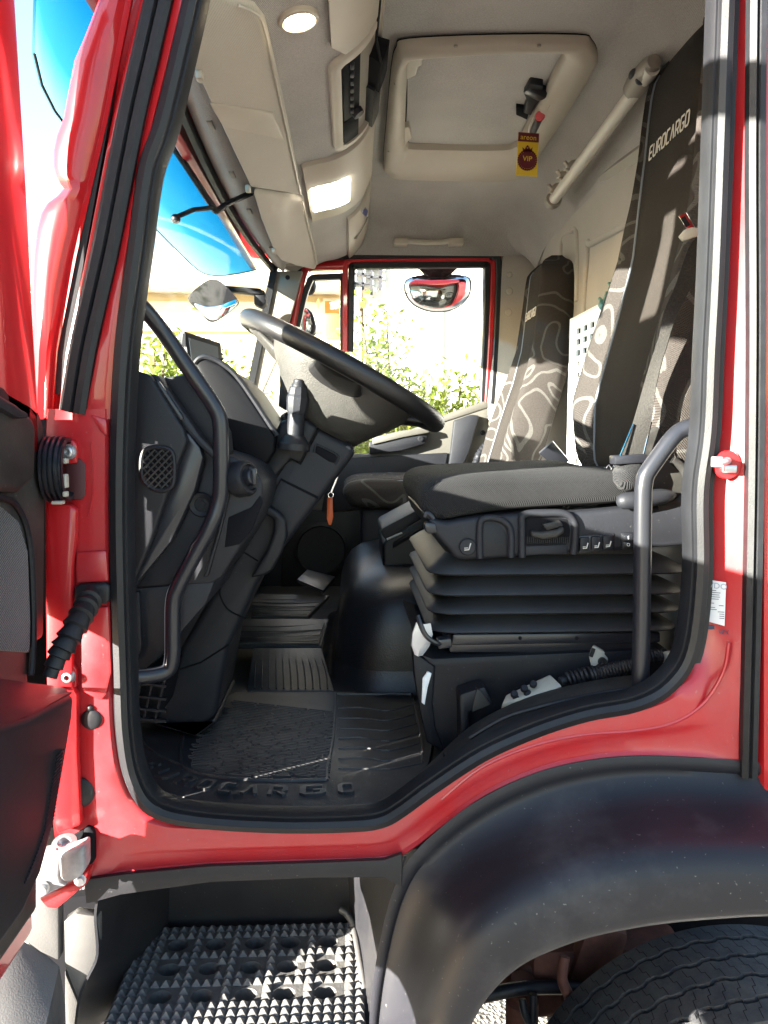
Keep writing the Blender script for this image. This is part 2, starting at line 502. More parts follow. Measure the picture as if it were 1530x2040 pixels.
# stroke lettering (square, wide capitals) and font lettering
GL = {'E': [[(.62, 0), (.08, 0), (0, .12), (0, .88), (.08, 1), (.62, 1)], [(0, .5), (.56, .5)]],
      'U': [[(0, 1), (0, .15), (.12, 0), (.52, 0), (.64, .15), (.64, 1)]],
      'R': [[(0, 0), (0, 1), (.5, 1), (.64, .87), (.64, .55), (.5, .42), (.12, .42)], [(.34, .42), (.64, 0)]],
      'O': [[(.12, 0), (0, .15), (0, .85), (.12, 1), (.54, 1), (.66, .85), (.66, .15), (.54, 0), (.12, 0)]],
      'C': [[(.6, 0), (.12, 0), (0, .15), (0, .85), (.12, 1), (.6, 1)]],
      'A': [[(0, 0), (.30, 1), (.36, 1), (.66, 0)]],
      'G': [[(.64, 1), (.12, 1), (0, .85), (0, .15), (.12, 0), (.52, 0), (.64, .15), (.64, .48), (.34, .48)]],
      'V': [[(0, 1), (.3, 0), (.36, 0), (.66, 1)]],
      'D': [[(0, 0), (0, 1), (.5, 1), (.66, .84), (.66, .16), (.5, 0), (0, 0)]]}
def strokes(b, word, place, width=0.16, h=0.0, gap=0.22):
    """place(x, y) -> (point, normal); flat ribbons of the given width (unit letters)"""
    x0 = 0.0
    for ch in word:
        for line in GL[ch]:
            pts = [V((p[0] + x0, p[1], 0)) for p in line]
            L_, R_ = [], []
            n = len(pts)
            for i in range(n):
                a = (pts[i] - pts[i - 1]).normalized() if i > 0 else None
                c = (pts[i + 1] - pts[i]).normalized() if i < n - 1 else None
                t_ = ((a or c) + (c or a)).normalized()
                k = V((-t_.y, t_.x, 0)) * width / 2
                if a and c: k /= max(0.6, (1 + a.dot(c)) / 2) ** 0.5
                L_.append(pts[i] + k); R_.append(pts[i] - k)
            rows = []
            for l, r in zip(L_, R_):
                (pl, nl), (pr, nr) = place(l.x, l.y), place(r.x, r.y)
                rows.append((pl, pr, nl, nr))
            b.loft([[pl, pl + nl * h, pr + nr * h, pr] for pl, pr, nl, nr in rows], True, True)
        x0 += max(p[0] for l in GL[ch] for p in l) + gap
    return x0 - gap
def word_len(word, gap=0.22):
    return sum(max(p[0] for l in GL[c] for p in l) + gap for c in word) - gap
def text(b, s, o, ex, ez, size, th=0.0004, align='CENTER'):
    """font lettering on the plane through o with reading direction ex and up direction ez"""
    cu = bpy.data.curves.new('t', 'FONT')
    cu.body = s; cu.size = size; cu.align_x = align; cu.align_y = 'CENTER'; cu.extrude = th; cu.resolution_u = 3
    ob = bpy.data.objects.new('t', cu); col.objects.link(ob)
    dg = bpy.context.evaluated_depsgraph_get()
    me = bpy.data.meshes.new_from_object(ob.evaluated_get(dg))
    ex = V(ex).normalized(); ez = (V(ez) - ex * V(ez).dot(ex)).normalized(); en = ex.cross(ez)
    mm = Matrix((ex, ez, en)).transposed().to_4x4(); mm.translation = V(o)
    me.transform(mm)
    b.bm.from_mesh(me)
    bpy.data.meshes.remove(me); bpy.data.objects.remove(ob); bpy.data.curves.remove(cu)
    return b
def Z(z): return E + z
# ================================================================== SETTING
def ip(v, tab):
    for (a, x), (b_, y) in zip(tab, tab[1:]):
        if v <= b_: 
            t = (v - a) / (b_ - a)
            return x + (y - x) * t
    return tab[-1][1]

gm = bpy.data.materials.new('gravel_yard')
n_, b_ = nodes(gm)
tc_ = n_.nodes.new('ShaderNodeTexCoord')
vo_ = n_.nodes.new('ShaderNodeTexVoronoi'); vo_.inputs['Scale'].default_value = 70
n_.links.new(tc_.outputs['Object'], vo_.inputs[0])
rp_ = n_.nodes.new('ShaderNodeValToRGB')
rp_.color_ramp.elements[0].color = (0.10, 0.092, 0.08, 1); rp_.color_ramp.elements[1].color = (0.34, 0.31, 0.27, 1)
n_.links.new(vo_.outputs['Color'], rp_.inputs[0])
n_.links.new(rp_.outputs[0], b_.inputs['Base Color'])
bp_ = n_.nodes.new('ShaderNodeBump'); bp_.inputs['Strength'].default_value = 0.8; bp_.inputs['Distance'].default_value = 0.012
n_.links.new(vo_.outputs['Distance'], bp_.inputs['Height']); n_.links.new(bp_.outputs[0], b_.inputs['Normal'])
b_.inputs['Roughness'].default_value = 0.9
b = B(); b.sheet([[V((-150, -150, 0)), V((150, -150, 0))], [V((-150, 250, 0)), V((150, 250, 0))]])
obj('ground', b, gm, kind='structure')

# ------------------------------------------------------------------ houses, wall and shrubs beyond the truck
M['wall_white'] = mat('white_render', (0.74, 0.72, 0.68), 0.85, bump=0.3, bscale=30, vary=0.05, vscale=1.2)
M['wall_yellow'] = mat('ochre_render', (0.80, 0.68, 0.42), 0.85, bump=0.3, bscale=30, vary=0.06, vscale=1.2)
M['tile'] = mat('roof_tile', (0.70, 0.58, 0.46), 0.8, vary=0.25, vscale=3)
M['bars'] = mat('iron_grille', (0.05, 0.05, 0.06), 0.5)
M['shutter'] = mat('orange_shutter', (0.55, 0.24, 0.05), 0.6)
M['leaf'] = mat('leaf', (0.12, 0.16, 0.03), 0.5, vary=0.45, vscale=3)
_n = M['leaf'].node_tree; _o = [k for k in _n.nodes if k.type == 'OUTPUT_MATERIAL'][0]; _p = _n.nodes['Principled BSDF']
_tl = _n.nodes.new('ShaderNodeBsdfTranslucent'); _tl.inputs[0].default_value = (0.30, 0.36, 0.05, 1)
_mx = _n.nodes.new('ShaderNodeMixShader'); _mx.inputs[0].default_value = 0.5
_n.links.new(_p.outputs[0], _mx.inputs[1]); _n.links.new(_tl.outputs[0], _mx.inputs[2]); _n.links.new(_mx.outputs[0], _o.inputs[0])
M['bark'] = mat('bark', (0.12, 0.09, 0.06), 0.9, bump=0.5, bscale=40)

h = thing('white_house', 'tall white rendered house with a barred window, seen through the far door window', 'house', (3.5, 11.0, 0))
b = B(); b.box((4.45, 12.5, 3.8), (8.5, 3.0, 7.6), bev=0.03); obj('wall', b, M['wall_white'], h)
b = B(); b.prism([V((0.1, 10.7, 7.6)), V((8.8, 10.7, 7.6)), V((8.8, 14.1, 7.6)), V((0.1, 14.1, 7.6))], (0, 0, 0.25), 0.05); obj('roof', b, M['tile'], h)
b = B(); b.box((1.25, 10.97, 3.6), (0.35, 0.1, 7.1), bev=0.01); obj('corner_pilaster', b, M['wall_white'], h)
g0 = P(706, 530, 10.96); g1 = P(757, 572, 10.96)
b = B(); b.box(((g0.x + g1.x) / 2, 10.985, (g0.z + g1.z) / 2), (g1.x - g0.x, 0.02, g0.z - g1.z)); wn = obj('window', b, M['wall_white'], h)
b = B()
for k in range(4):
    x = g0.x + (g1.x - g0.x) * k / 3
    b.box((x, 10.93, (g0.z + g1.z) / 2), (0.035, 0.03, g0.z - g1.z + (0.1 if k % 2 else 0.25)))
for k, zz in enumerate((0.15, 0.45, 0.6, 0.85)):
    z = g1.z + (g0.z - g1.z) * zz
    b.box(((g0.x + g1.x) / 2 + (0.12 if k % 2 else -0.1), 10.925, z), ((g1.x - g0.x) * 0.7, 0.02, 0.03))
obj('grille', b, M['bars'], wn)

h = thing('yellow_house', 'low pale yellow house with overhanging eave and orange shutter, beyond the windscreen', 'house', (-4, 11.0, 0))
b = B(); b.box((-4.6, 13.0, 2.05), (8.9, 3.4, 4.1), bev=0.03); obj('wall', b, M['wall_yellow'], h)
b = B(); b.prism([V((-9.4, 10.5, 4.0)), V((-9.4, 15.0, 4.0)), V((-9.4, 13.0, 5.1))], (9.4, 0, 0), 0.02); obj('roof', b, M['tile'], h)
b = B(); b.box((-4.6, 11.24, 3.65), (8.95, 0.1, 0.45), bev=0.01); obj('eave_band', b, M['wall_white'], h)
a0 = P(648, 628, 11.25); a1 = P(676, 652, 11.25)
for k, (cx, wd) in enumerate((((a0.x + a1.x) / 2, a1.x - a0.x),)):
    b = B(); b.box((cx, 11.27, a1.z + 0.1), (wd + 0.08, 0.1, a0.z - a1.z + 0.5), bev=0.01); wn = obj('window', b, M['wall_white'], h)
    b = B(); b.box((cx, 11.2, a1.z + 0.1), (wd, 0.05, a0.z - a1.z + 0.4), bev=0.01); obj('shutter', b, M['shutter'], wn)

b = B(); b.box((1.0, 9.0, 0.8), (26, 0.25, 1.6), bev=0.03)
obj('garden_wall', b, M['wall_white'], label='long white garden wall standing in front of the two houses', cat='wall')

def shrub(name, label, x, y, hgt, wd, nleaf, lean=0.0):
    t = thing(name, label, 'shrub', (x, y, 0), 'shrubs beside the truck')
    b = B()
    tips = []
    for k in range(9):
        a = R.uniform(0, 2 * pi); rr = R.uniform(0.15, 1) * wd * 0.45
        tip = V((x + cos(a) * rr + lean * hgt * 0.3, y + sin(a) * rr, hgt * R.uniform(0.65, 0.97)))
        mid = V((x + cos(a) * rr * 0.4, y + sin(a) * rr * 0.4, hgt * 0.4))
        b.tube(smooth([V((x, y, 0)), mid, tip], 4), [0.03 - 0.0027 * i for i in range(9)], 6)
        tips.append((mid, tip))
    obj('stem', b, M['bark'], t)
    bm = bmesh.new()
    for k in range(nleaf):
        mid, tip = R.choice(tips)
        f = R.random() ** 0.6
        p = mid.lerp(tip, f) + V((R.gauss(0, .13), R.gauss(0, .13), R.gauss(0, .10))) * wd * 0.8
        if p.z < 0.05: continue
        l = R.uniform(0.022, 0.048); n1 = V((R.gauss(0, 1), R.gauss(0, 1), R.gauss(0, .8))).normalized()
        n2 = n1.cross(V((R.gauss(0, 1), R.gauss(0, 1), R.gauss(0, 1)))).normalized()
        vs = [bm.verts.new(q) for q in (p - n1 * l, p + n2 * l * .42 + n1.cross(n2) * l * .12, p + n1 * l, p - n2 * l * .42 + n1.cross(n2) * l * .12)]
        bm.faces.new(vs)
    obj('foliage', bm, M['leaf'], t, ang=180)
shrub('shrub', 'leafy green shrub rising at the left of the far door window', 0.34, 5.2, 3.0, 0.95, 3000, -0.1)
shrub('shrub', 'lower spreading green shrub under the middle of the far door window', 0.72, 5.4, 2.5, 1.1, 3200, 0.15)
shrub('shrub', 'green shrub seen between the steering wheel and the monitor', -0.95, 4.6, 2.72, 1.1, 4200)
shrub('shrub', 'small green shrub seen through the near corner of the windscreen', -1.42, 4.2, 2.5, 0.7, 2400)
shrub('shrub', 'green shrub framed by the small quarter window', -0.12, 6.0, 2.65, 0.9, 4200)

# ================================================================== TRUCK
T = thing('red_truck', 'red lorry cab with its driver door wide open, cream lining and black wings', 'truck', (0.2, 1.0, 0))

# seal path (photo pixels) round the door opening
SEAL = [(392, -60), (386, 0), (330, 240), (297, 340), (275, 500), (251, 680), (240, 880), (239, 1080), (246, 1330), (252, 1460), (270, 1550),
        (310, 1605), (400, 1628), (560, 1638), (700, 1636), (760, 1628), (800, 1606), (860, 1562), (960, 1497), (1065, 1450), (1165, 1418),
        (1265, 1398), (1330, 1360), (1372, 1290), (1390, 1140), (1390, 980), (1405, 860), (1412, 700), (1422, 500), (1440, 0), (1443, -60)]
sp = smooth([V((u, v, 0)) for u, v in SEAL], 5)
path = [P(p.x, p.y, 0.012) for p in sp]
b = B()
prof = [(-0.016, 0.02), (-0.016, -0.004), (-0.010, -0.016), (0.0, -0.020), (0.008, -0.015), (0.0095, -0.006), (0.0125, -0.006), (0.016, 0.002), (0.017, 0.02)]
b.sweep(path, prof)
obj('door_seal', b, M['rubber'], T)
b = B()
b.sweep([P(p.x, p.y, 0.045) for p in sp], [(-.015, 0.0), (-.015, -.022), (0.004, -0.016), (0.0125, -0.019), (0.017, -0.012), (0.020, 0.004)])
obj('seal_inner_lip', b, M['rubber'], T)

# lower and rear flank of the opening
pairs = [((238, 815), (96, 815)), ((238, 880), (92, 880)), ((238, 1080), (92, 1080)), ((245, 1330), (94, 1330)), ((250, 1460), (98, 1480)), ((270, 1550), (104, 1620)),
         ((310, 1605), (120, 1700)), ((350, 1618), (178, 1752)), ((400, 1628), (250, 1742)), ((560, 1638), (420, 1726)), ((700, 1636), (640, 1719)),
         ((760, 1628), (765, 1714)), ((800, 1606), (815, 1694)), ((860, 1562), (885, 1642)), ((960, 1497), (965, 1585)), ((1065, 1450), (1065, 1540)),
         ((1165, 1418), (1165, 1515)), ((1265, 1398), (1270, 1505)), ((1330, 1360), (1400, 1509)), ((1372, 1290), (1484, 1514)), ((1384, 1220), (1490, 1380)),
         ((1390, 1140), (1494, 1140)), ((1390, 980), (1498, 980)), ((1405, 860), (1500, 860)), ((1412, 700), (1505, 700)), ((1422, 500), (1508, 500)),
         ((1440, 0), (1518, 0)), ((1443, -60), (1520, -60))]
ia = smooth([V((a[0] + (15 if a[0] > 1340 and a[1] < 1330 else 0), a[1], 0)) for a, c in pairs], 4); oa = smooth([V((*c, 0)) for a, c in pairs], 4)
cross = [(0, .03), (.06, .022), (.13, .007), (.2, .001), (.34, 0), (.52, -.0005), (.6, .003), (.66, .0055), (.9, .006), (.96, .003), (1, .001)]
rows = []
for a, c in zip(ia, oa):
    kf = max(0, min(1, (a.x - 1345) / 40)) * max(0, min(1, (1420 - a.y) / 200))      # the rear post turns its face forward
    rows.append([P(a.x + (c.x - a.x) * t, a.y + (c.y - a.y) * t, y * (1 - kf) + kf * (.032 - .036 * max(0, min(1, (t - .12) / .75)))) for t, y in cross])
b = B(); b.sheet(rows, 0.004)
obj('flank_panel', b, M['red_dull'], T)

def wsx(y, t):                       # t = 0 top edge, 1 bottom edge
    k = 1 - ((y - 1.0) / .98) ** 2
    return (-.300 - .045 * k) * (1 - t) + (-.43 - .085 * k) * t
b = B()
for line, r_ in (([(880, 1592), (960, 1528), (1060, 1486), (1160, 1464), (1260, 1456), (1340, 1440), (1400, 1402), (1440, 1340), (1452, 1280)], .0032),):
    cl_ = r_ < .003
    q_ = smooth([V((u, v, 0)) for u, v in line], 5, cl_)
    b.tube([P(p.x, p.y, .0015 if p.x < 1405 else .002) for p in q_], r_, 8, closed=cl_)
obj('pressed_bead', b, M['red_dull'], T)
# front pillar: stepped red section with the rubber strip
rv = [-70, -30, 0, 40, 80, 120, 160, 200, 235, 270, 300, 330, 350, 365, 376, 390, 405, 425, 460, 510, 600, 700, 770, 835]
c0 = [(-70, 218), (0, 200), (60, 178), (120, 152), (180, 140), (235, 130), (270, 116), (300, 110), (340, 109), (360, 116), (376, 129), (390, 117), (405, 97), (425, 85), (460, 76), (510, 70), (600, 66), (770, 61), (835, 60)]
c1 = [(-70, 263), (0, 250), (240, 205), (510, 140), (700, 105), (835, 98)]
c2 = [(-70, 275), (0, 262), (240, 214), (510, 152), (700, 114), (835, 104)]
c3 = [(-70, 293), (0, 279), (240, 222), (500, 172), (700, 130), (835, 114)]
c4 = [(-70, 306), (0, 290), (240, 233), (500, 186), (700, 142), (835, 126)]
c5 = [(-70, 362), (0, 347), (240, 294), (500, 239), (680, 197), (835, 166)]
c7 = [(-70, 392), (0, 378), (240, 314), (500, 262), (680, 238), (835, 226)]
rows = []
for v in rv:
    x0, x1, x2, x3, x4, x5, x7 = [ip(v, c) for c in (c0, c1, c2, c3, c4, c5, c7)]
    m = (x5 + x7) / 2
    zz = P(x0, v, .06).z; wt = max(0, min(1.2, (Z(.648) - zz) / .57))
    rows.append([V((wsx(.03, wt) - .012, .032, zz)), P(x0 - 3, v, .030), P(x0 + 1, v, .012), P(x0 + (x1 - x0) * .35, v, .002), P(x0 + (x1 - x0) * .7, v, .004), P(x1 - 3, v, .012), P(x1, v, .014), P(x2, v, .012), P(x2 + 4, v, .022), P(x3, v, .026), P(x3 + 2, v, .012),
                 P(x4, v, .008), P(x5 - 2, v, .008), P(x5 + 2, v, .003), P(m, v, .001), P(x7 - 6, v, .004), P(x7 - 1, v, .02), P(x7 + 6, v, .045)])
b = B(); b.sheet(rows, 0.003)
obj('front_pillar', b, M['red'], T)
b = B()
pth = smooth([V((ip(v, c4) + (ip(v, c5) - ip(v, c4)) * .5, v, 0)) for v in (-70, 0, 120, 240, 400, 500, 600, 700, 822)], 4)
b.sweep([P(p.x, p.y, 0.007) for p in pth], [(-.019, 0), (-.0195, -.008), (-.014, -.013), (-.003, -.013), (0, -.007), (.003, -.013), (.012, -.014), (.0185, -.009), (.0185, 0)])
obj('weather_strip', b, M['seal_grey'], T)

# hinge pillar details
b = B()
b.pprism([(92, 1000), (140, 1006), (151, 1016), (151, 1060), (143, 1130), (143, 1370), (153, 1385), (153, 1500), (161, 1645), (114, 1662), (92, 1600)], -.014, .004, .004)
obj('wing_flange', b, M['red'], T)
b = B(); b.pprism([(150, 1100), (212, 1096), (216, 1160), (150, 1163)], -.006, .004, .005)
b.pprism([(156, 1212), (216, 1208), (222, 1340), (212, 1385), (200, 1398), (160, 1378)], -.006, .004, .005)
b.pprism([(178, 825), (212, 835), (214, 870), (200, 862)], -.004, .004, .004)
b.sweep([P(u, v, .0) for u, v in [(182, 880), (186, 930), (186, 985), (180, 1015), (176, 1030)]], [(-.002, .003), (0, -.003), (.002, .003)])
obj('pressed_plate', b, M['red_dull'], T)
b = B(); b.pprism([(128, 920), (136, 912), (160, 913), (171, 924), (171, 985), (163, 997), (126, 995)], -.002, .03, .003)
obj('cavity_shade_inset', b, M['red_dark'], T)  # solid dark inset in place of an open, shaded hole
b = B(); b.pprism([(165, 1655), (172, 1648), (182, 1650), (188, 1660), (188, 1716), (181, 1724), (166, 1722)], -.004, .03, .003)
b.pprism([(165, 1655), (140, 1668), (120, 1690), (165, 1722)], -.003, .02)
obj('cavity_shade_inset', b, M['deep'], T)  # near-black insets, again standing in for shaded holes
for (u, v) in ((135, 900), (134, 1347)):
    b = B(); c = P(u, v, -.006)
    b.pprism([(u - 18, v - 26), (u + 12, v - 22), (u + 18, v - 12), (u + 18, v + 22), (u - 18, v + 26)], -.007, .004, .002)
    hp = obj('hinge_plate', b, M['red'], T)
    b = B(); b.lathe(P(u + 3, v, -.008), (0, -1, 0), [(.011, 0), (.011, .003), (.0075, .003), (.0075, .009), (.006, .010), (.004, .010), (.004, .005)], 16)
    obj('bolt', b, M['steel'], hp)
b = B(); b.pprism([(147, 1174), (153, 1165), (209, 1161), (217, 1168), (217, 1197), (210, 1204), (154, 1207), (147, 1199)], -.012, .003, .004)
gr = obj('grommet', b, M['rubber'], T)
b = B(); pth = smooth([P(182, 1178, -.012), P(176, 1200, -.05), P(160, 1230, -.085), P(135, 1275, -.11), P(115, 1310, -.12), P(98, 1350, -.13)], 16)
rad = []
for i in range(len(pth)):
    f = i / (len(pth) - 1)
    rad.append(.009 if f < .16 else (.0135 + .0045 * ((i % 8) / 7.0)) * (1 - .45 * max(0, f - .72) / .28))
b.tube(pth, rad, 16)
obj('cable_conduit', b, M['seal_grey'], T, ang=25)
for (u, v, r) in ((183, 1432, .0145), (181, 1409, .0048)):
    b = B(); b.lathe(P(u, v, .002), (0, -1, 0), [(r * 1.1, 0), (r * 1.1, .003), (r * .95, .005), (r * .6, .0065), (0, .007)], 24)
    obj('blanking_plug', b, M['rubber'], T)
b = B(); b.lathe(P(158, 1578, .002), (0, -1, 0), [(.024, 0), (.024, .003), (.02, .006), (0, .007)], 28)
obj('blanking_plug', b, M['rubber'], T)

# rear pillar: outer weather strip, skin, striker
b = B()
ws = [(1508, -60), (1507, 0), (1504, 300), (1505, 640), (1503, 900), (1499, 1140), (1494, 1350), (1489, 1545)]
b.sweep([P(p.x, p.y, ip(p.y, [(-70, -.008), (1150, -.008), (1400, -.006), (1600, -.004)])) for p in smooth([V((u, v, 0)) for u, v in ws], 4)], [(-.0125, .006), (-.013, -.008), (-.006, -.014), (-.001, -.008), (.001, -.013), (.009, -.013), (.013, -.006), (.013, .006)])
obj('weather_strip', b, M['seal_grey'], T)
b = B()
b.sheet([[P(ip(v, [(-60, 1516), (1140, 1510), (1560, 1502)]), v, .004), P(1522, v, -.012), P(1545, v, -.02), P(1900, v, -.03)] for v in (-60, 200, 500, 800, 1140, 1400, 1575)], .003)
obj('rear_flank_panel', b, M['red'], T)
b = B(); b.lathe(P(1448, 926, .004), (0, -1, 0), [(.022, 0), (.022, .002), (.0205, .004), (0, .004)], 24)
sk = obj('striker_plate', b, M['red'], T)
b = B(); b.tube(smooth([P(1450, 918, .0), P(1448, 918, -.02), P(1440, 919, -.028), P(1426, 920, -.028)], 4), .0055, 10)
b.box(P(1428, 920, -.028), (.014, .012, .016), bev=.002)
b.box(P(1453, 934, -.005), (.02, .01, .012), bev=.002)
obj('striker_hook', b, M['steel'], sk)

# ------------------------------------------------------------------ black trim under the sill, wing
b = B()
top = [(168, 1756), (178, 1752), (250, 1742), (420, 1726), (640, 1719), (765, 1714), (800, 1702)]
bot = [(172, 1800), (186, 1797), (240, 1782), (420, 1757), (640, 1748), (765, 1748), (800, 1768)]
b.sheet([[P(a[0], a[1] - 6, .004), P(a[0], a[1], -.008), P((a[0] + c[0]) / 2, (a[1] + c[1]) / 2, -.011), P(c[0], c[1], -.008), P(c[0], c[1], .03)] for a, c in zip(top, bot)], .004)
obj('sill_trim', b, M['steprub'], T)

st = [((722, 3000), (830, 3100)), ((730, 2400), (868, 2440)), ((735, 2090), (905, 2110)), ((738, 2000), (940, 2040)), ((752, 1900), (970, 1990)), ((778, 1790), (1008, 1948)), ((815, 1712), (1052, 1916)), ((885, 1643), (1110, 1890)), ((965, 1587), (1175, 1868)),
      ((1065, 1541), (1260, 1850)), ((1165, 1516), (1345, 1838)), ((1270, 1506), (1430, 1831)), ((1400, 1510), (1510, 1826)), ((1540, 1522), (1600, 1826)), ((1700, 1545), (1720, 1832)), ((1900, 1600), (1880, 1850))]
sa = smooth([V((*a, 0)) for a, c in st], 5); sb = smooth([V((*c, 0)) for a, c in st], 5)
WS = 1.4
wp = [(0, .006), (.0, -.004), (.03, -.006), (.075, -.006), (.09, -.002), (.13, -.006), (.22, -.020), (.32, -.042), (.42, -.068), (.5, -.088), (.58, -.102), (.68, -.112), (.8, -.117), (.95, -.118), (.985, -.117), (1.0, -.108), (.985, -.06)]
rows = []
for i, (a, c) in enumerate(zip(sa, sb)):
    rows.append([P(a.x + (c.x - a.x) * t, a.y + (c.y - a.y) * t, (y if t < .2 else -.02 + (y + .02) * WS)) for t, y in wp])
b = B(); b.sheet(rows, .004)
obj('wing', b, M['fender'], T, ang=60)

# ------------------------------------------------------------------ step well
b = B()
b.sheet([[P(u, 1700, .28) for u in (300, 500, 730)], [P(u, 1890, .28) for u in (300, 500, 730)]], .004)
el = smooth([V((u, v, 0)) for u, v in [(200, 1780), (192, 1822), (196, 1902), (176, 1950), (160, 1990), (150, 2070)]], 4)
bk = smooth([V((u, v, 0)) for u, v in [(338, 1740), (336, 1780), (334, 1850), (330, 1880), (326, 1910), (322, 1960)]], 4)
b.sheet([[P(a.x, a.y, -.004), P(a.x + 6, a.y, .012), P(a.x * .6 + c.x * .4, a.y * .6 + c.y * .4, .11), P(c.x, c.y, .279), P(c.x + 6, c.y, .284)] for a, c in zip(el, bk)], .004)
b.sheet([[P(u, v, .28), P(u + 8, v + 6, .24), P((u + s_) / 2, (v + t_) / 2, .12), P(s_, t_, -.002)] for (u, v), (s_, t_) in (((690, 1700), (806, 1706)), ((696, 1790), (792, 1745)), ((700, 1850), (754, 1930)), ((700, 1900), (737, 2068)))], .004)
obj('step_well', b, M['steprub'], T)
b = B()
rm = smooth([V((u, v, 0)) for u, v in [(676, 1812), (690, 1822), (704, 1852), (718, 1930), (738, 2065)]], 5)
yy = [.25, .245, .235, .12, -.0]
b.tube([P(p.x + 2, p.y, ip(i, [(0, .255), (5, .25), (10, .235), (15, .12), (20, -.004)])) for i, p in enumerate(rm)], .0065, 10)
obj('step_well_rim', b, M['bumper'], T)

# step tread: holed plate, pyramid studs
SZ = E - 0.95
X0, X1, Y0, Y1 = -0.405, 0.018, -0.03, 0.262
hx = [PZ(u, 1926, SZ).x for u in (340, 418, 500, 572, 650)]
hy = [PZ(480, v, SZ).y for v in (1982, 1928, 1880)]
b = B()
xe = [X0] + [(a + c) / 2 for a, c in zip(hx, hx[1:])] + [X1]
ye = [Y0] + [(hy[0] * 2 - (hy[0] + hy[1]) / 2)] + [(hy[0] + hy[1]) / 2, (hy[1] + hy[2]) / 2, Y1]
t = bmesh.new()
def rectpt(k, x0, x1, y0, y1):           # 16 points round a rectangle
    s = k / 16 * 4; e = int(s) % 4; f = s - int(s)
    return [(x0 + (x1 - x0) * f, y0), (x1, y0 + (y1 - y0) * f), (x1 - (x1 - x0) * f, y1), (x0, y1 - (y1 - y0) * f)][e]
for i in range(5):
    for j in range(4):
        x0, x1, y0, y1 = xe[i], xe[i + 1], ye[j], ye[j + 1]
        if j == 0:
            t.faces.new([t.verts.new((x, y, SZ)) for x, y in ((x0, y0), (x1, y0), (x1, y1), (x0, y1))]); continue
        cx, cy = hx[i], hy[j - 1]
        ro = [t.verts.new((*rectpt(k, x0, x1, y0, y1), SZ)) for k in range(16)]
        a0 = pi * 1.25
        ri = [t.verts.new((cx + .0195 * cos(a0 + 2 * pi * k / 16), cy + .0165 * sin(a0 + 2 * pi * k / 16), SZ)) for k in range(16)]
        rd = [t.verts.new((v_.co.x, v_.co.y, SZ - .035)) for v_ in ri]
        for k in range(16):
            q = (k + 1) % 16
            t.faces.new((ro[k], ro[q], ri[q], ri[k])); t.faces.new((ri[k], ri[q], rd[q], rd[k]))
bmesh.ops.remove_doubles(t, verts=t.verts, dist=1e-5)
b.merge(t)
b.box(((X0 + X1) / 2, (Y0 + Y1) / 2, SZ - .06), (X1 - X0, Y1 - Y0, .03))
b.sheet([[V((X0, Y0 - .002, SZ)), V((X1, Y0 - .002, SZ))], [V((X0, Y0 - .002, SZ - .06)), V((X1, Y0 - .002, SZ - .06))]])
b.sheet([[V((X1, Y0, SZ)), V((X1, Y1, SZ))], [V((X1, Y0, SZ - .06)), V((X1, Y1, SZ - .06))]])
b.sheet([[V((X0, Y0, SZ)), V((X0, Y1, SZ))], [V((X0, Y0, SZ - .06)), V((X0, Y1, SZ - .06))]])
stp = obj('entry_step', b, M['stepmetal'], T)
t = bmesh.new()
nx, ny = 24, 16
for i in range(nx):
    for j in range(ny):
        x = X0 + (X1 - X0) * (i + .5) / nx; y = Y0 + (Y1 - Y0) * (j + .5) / ny
        if any(((x - a) / .027) ** 2 + ((y - c) / .0245) ** 2 < 1 for a in hx for c in hy): continue
        s = .0080; hgt = .0082 * R.uniform(.9, 1.06); tp = .0010
        vb = [t.verts.new((x + a * s, y + c * s, SZ)) for a, c in ((-1, -1), (1, -1), (1, 1), (-1, 1))]
        vt = [t.verts.new((x + a * tp, y + c * tp, SZ + hgt)) for a, c in ((-1, -1), (1, -1), (1, 1), (-1, 1))]
        for k in range(4): t.faces.new((vb[k], vb[(k + 1) % 4], vt[(k + 1) % 4], vt[k]))
        t.faces.new(vt)
obj('tread_stud', t, M['stepmetal'], stp, kind='stuff', ang=20)

# front corner below the door
b = B(); b.pprism([(126, 1836), (150, 1820), (196, 1826), (197, 1902), (178, 1948), (156, 1996), (128, 1926)], .0, .02, .004)
b.pprism([(128, 1935), (156, 2000), (150, 2075), (128, 2075)], .03, .05, .004)
obj('corner_cover', b, M['bumper'], T)
b = B(); b.pprism([(36, 1858), (60, 1790), (80, 1775), (117, 1800), (117, 1916), (80, 1898), (50, 1876)], -.004, .02, .004)
obj('wing_corner', b, M['bumper'], T)
b = B(); b.pprism([(60, 1800), (200, 1780), (200, 2000), (140, 2080), (60, 2080)], .10, .12); obj('corner_dark_fill', b, M['deep'], T)  # dark sheet added to fill the gap behind the corner covers
b = B(); b.box((.13, .46, .72), (.03, .86, .95), bev=.004); b.box((-.2, .46, .66), (.62, .4, .04), bev=.004); b.box((.17, .16, .575), (.012, .68, .75), bev=.003); obj('step_box_sun_block', b, M['deep'], T)  # hidden upright panels added ahead of the wheel to keep sun off the tyre
b = B()
rows = []
for (u0, v0), (u1, v1) in zip([(-60, 1830), (20, 1858), (55, 1880), (95, 1905), (118, 1925), (130, 2000), (132, 2080)], [(-60, 2040), (0, 2040), (30, 2050), (60, 2060), (85, 2070), (100, 2080), (118, 2090)]):
    rows.append([P(u0, v0, .0), P(u0 * .7 + u1 * .3, v0 * .7 + v1 * .3, -.03), P(u1, v1, -.08)])
b.sheet(rows, .004)
obj('bumper_end', b, M['bumper'], T)

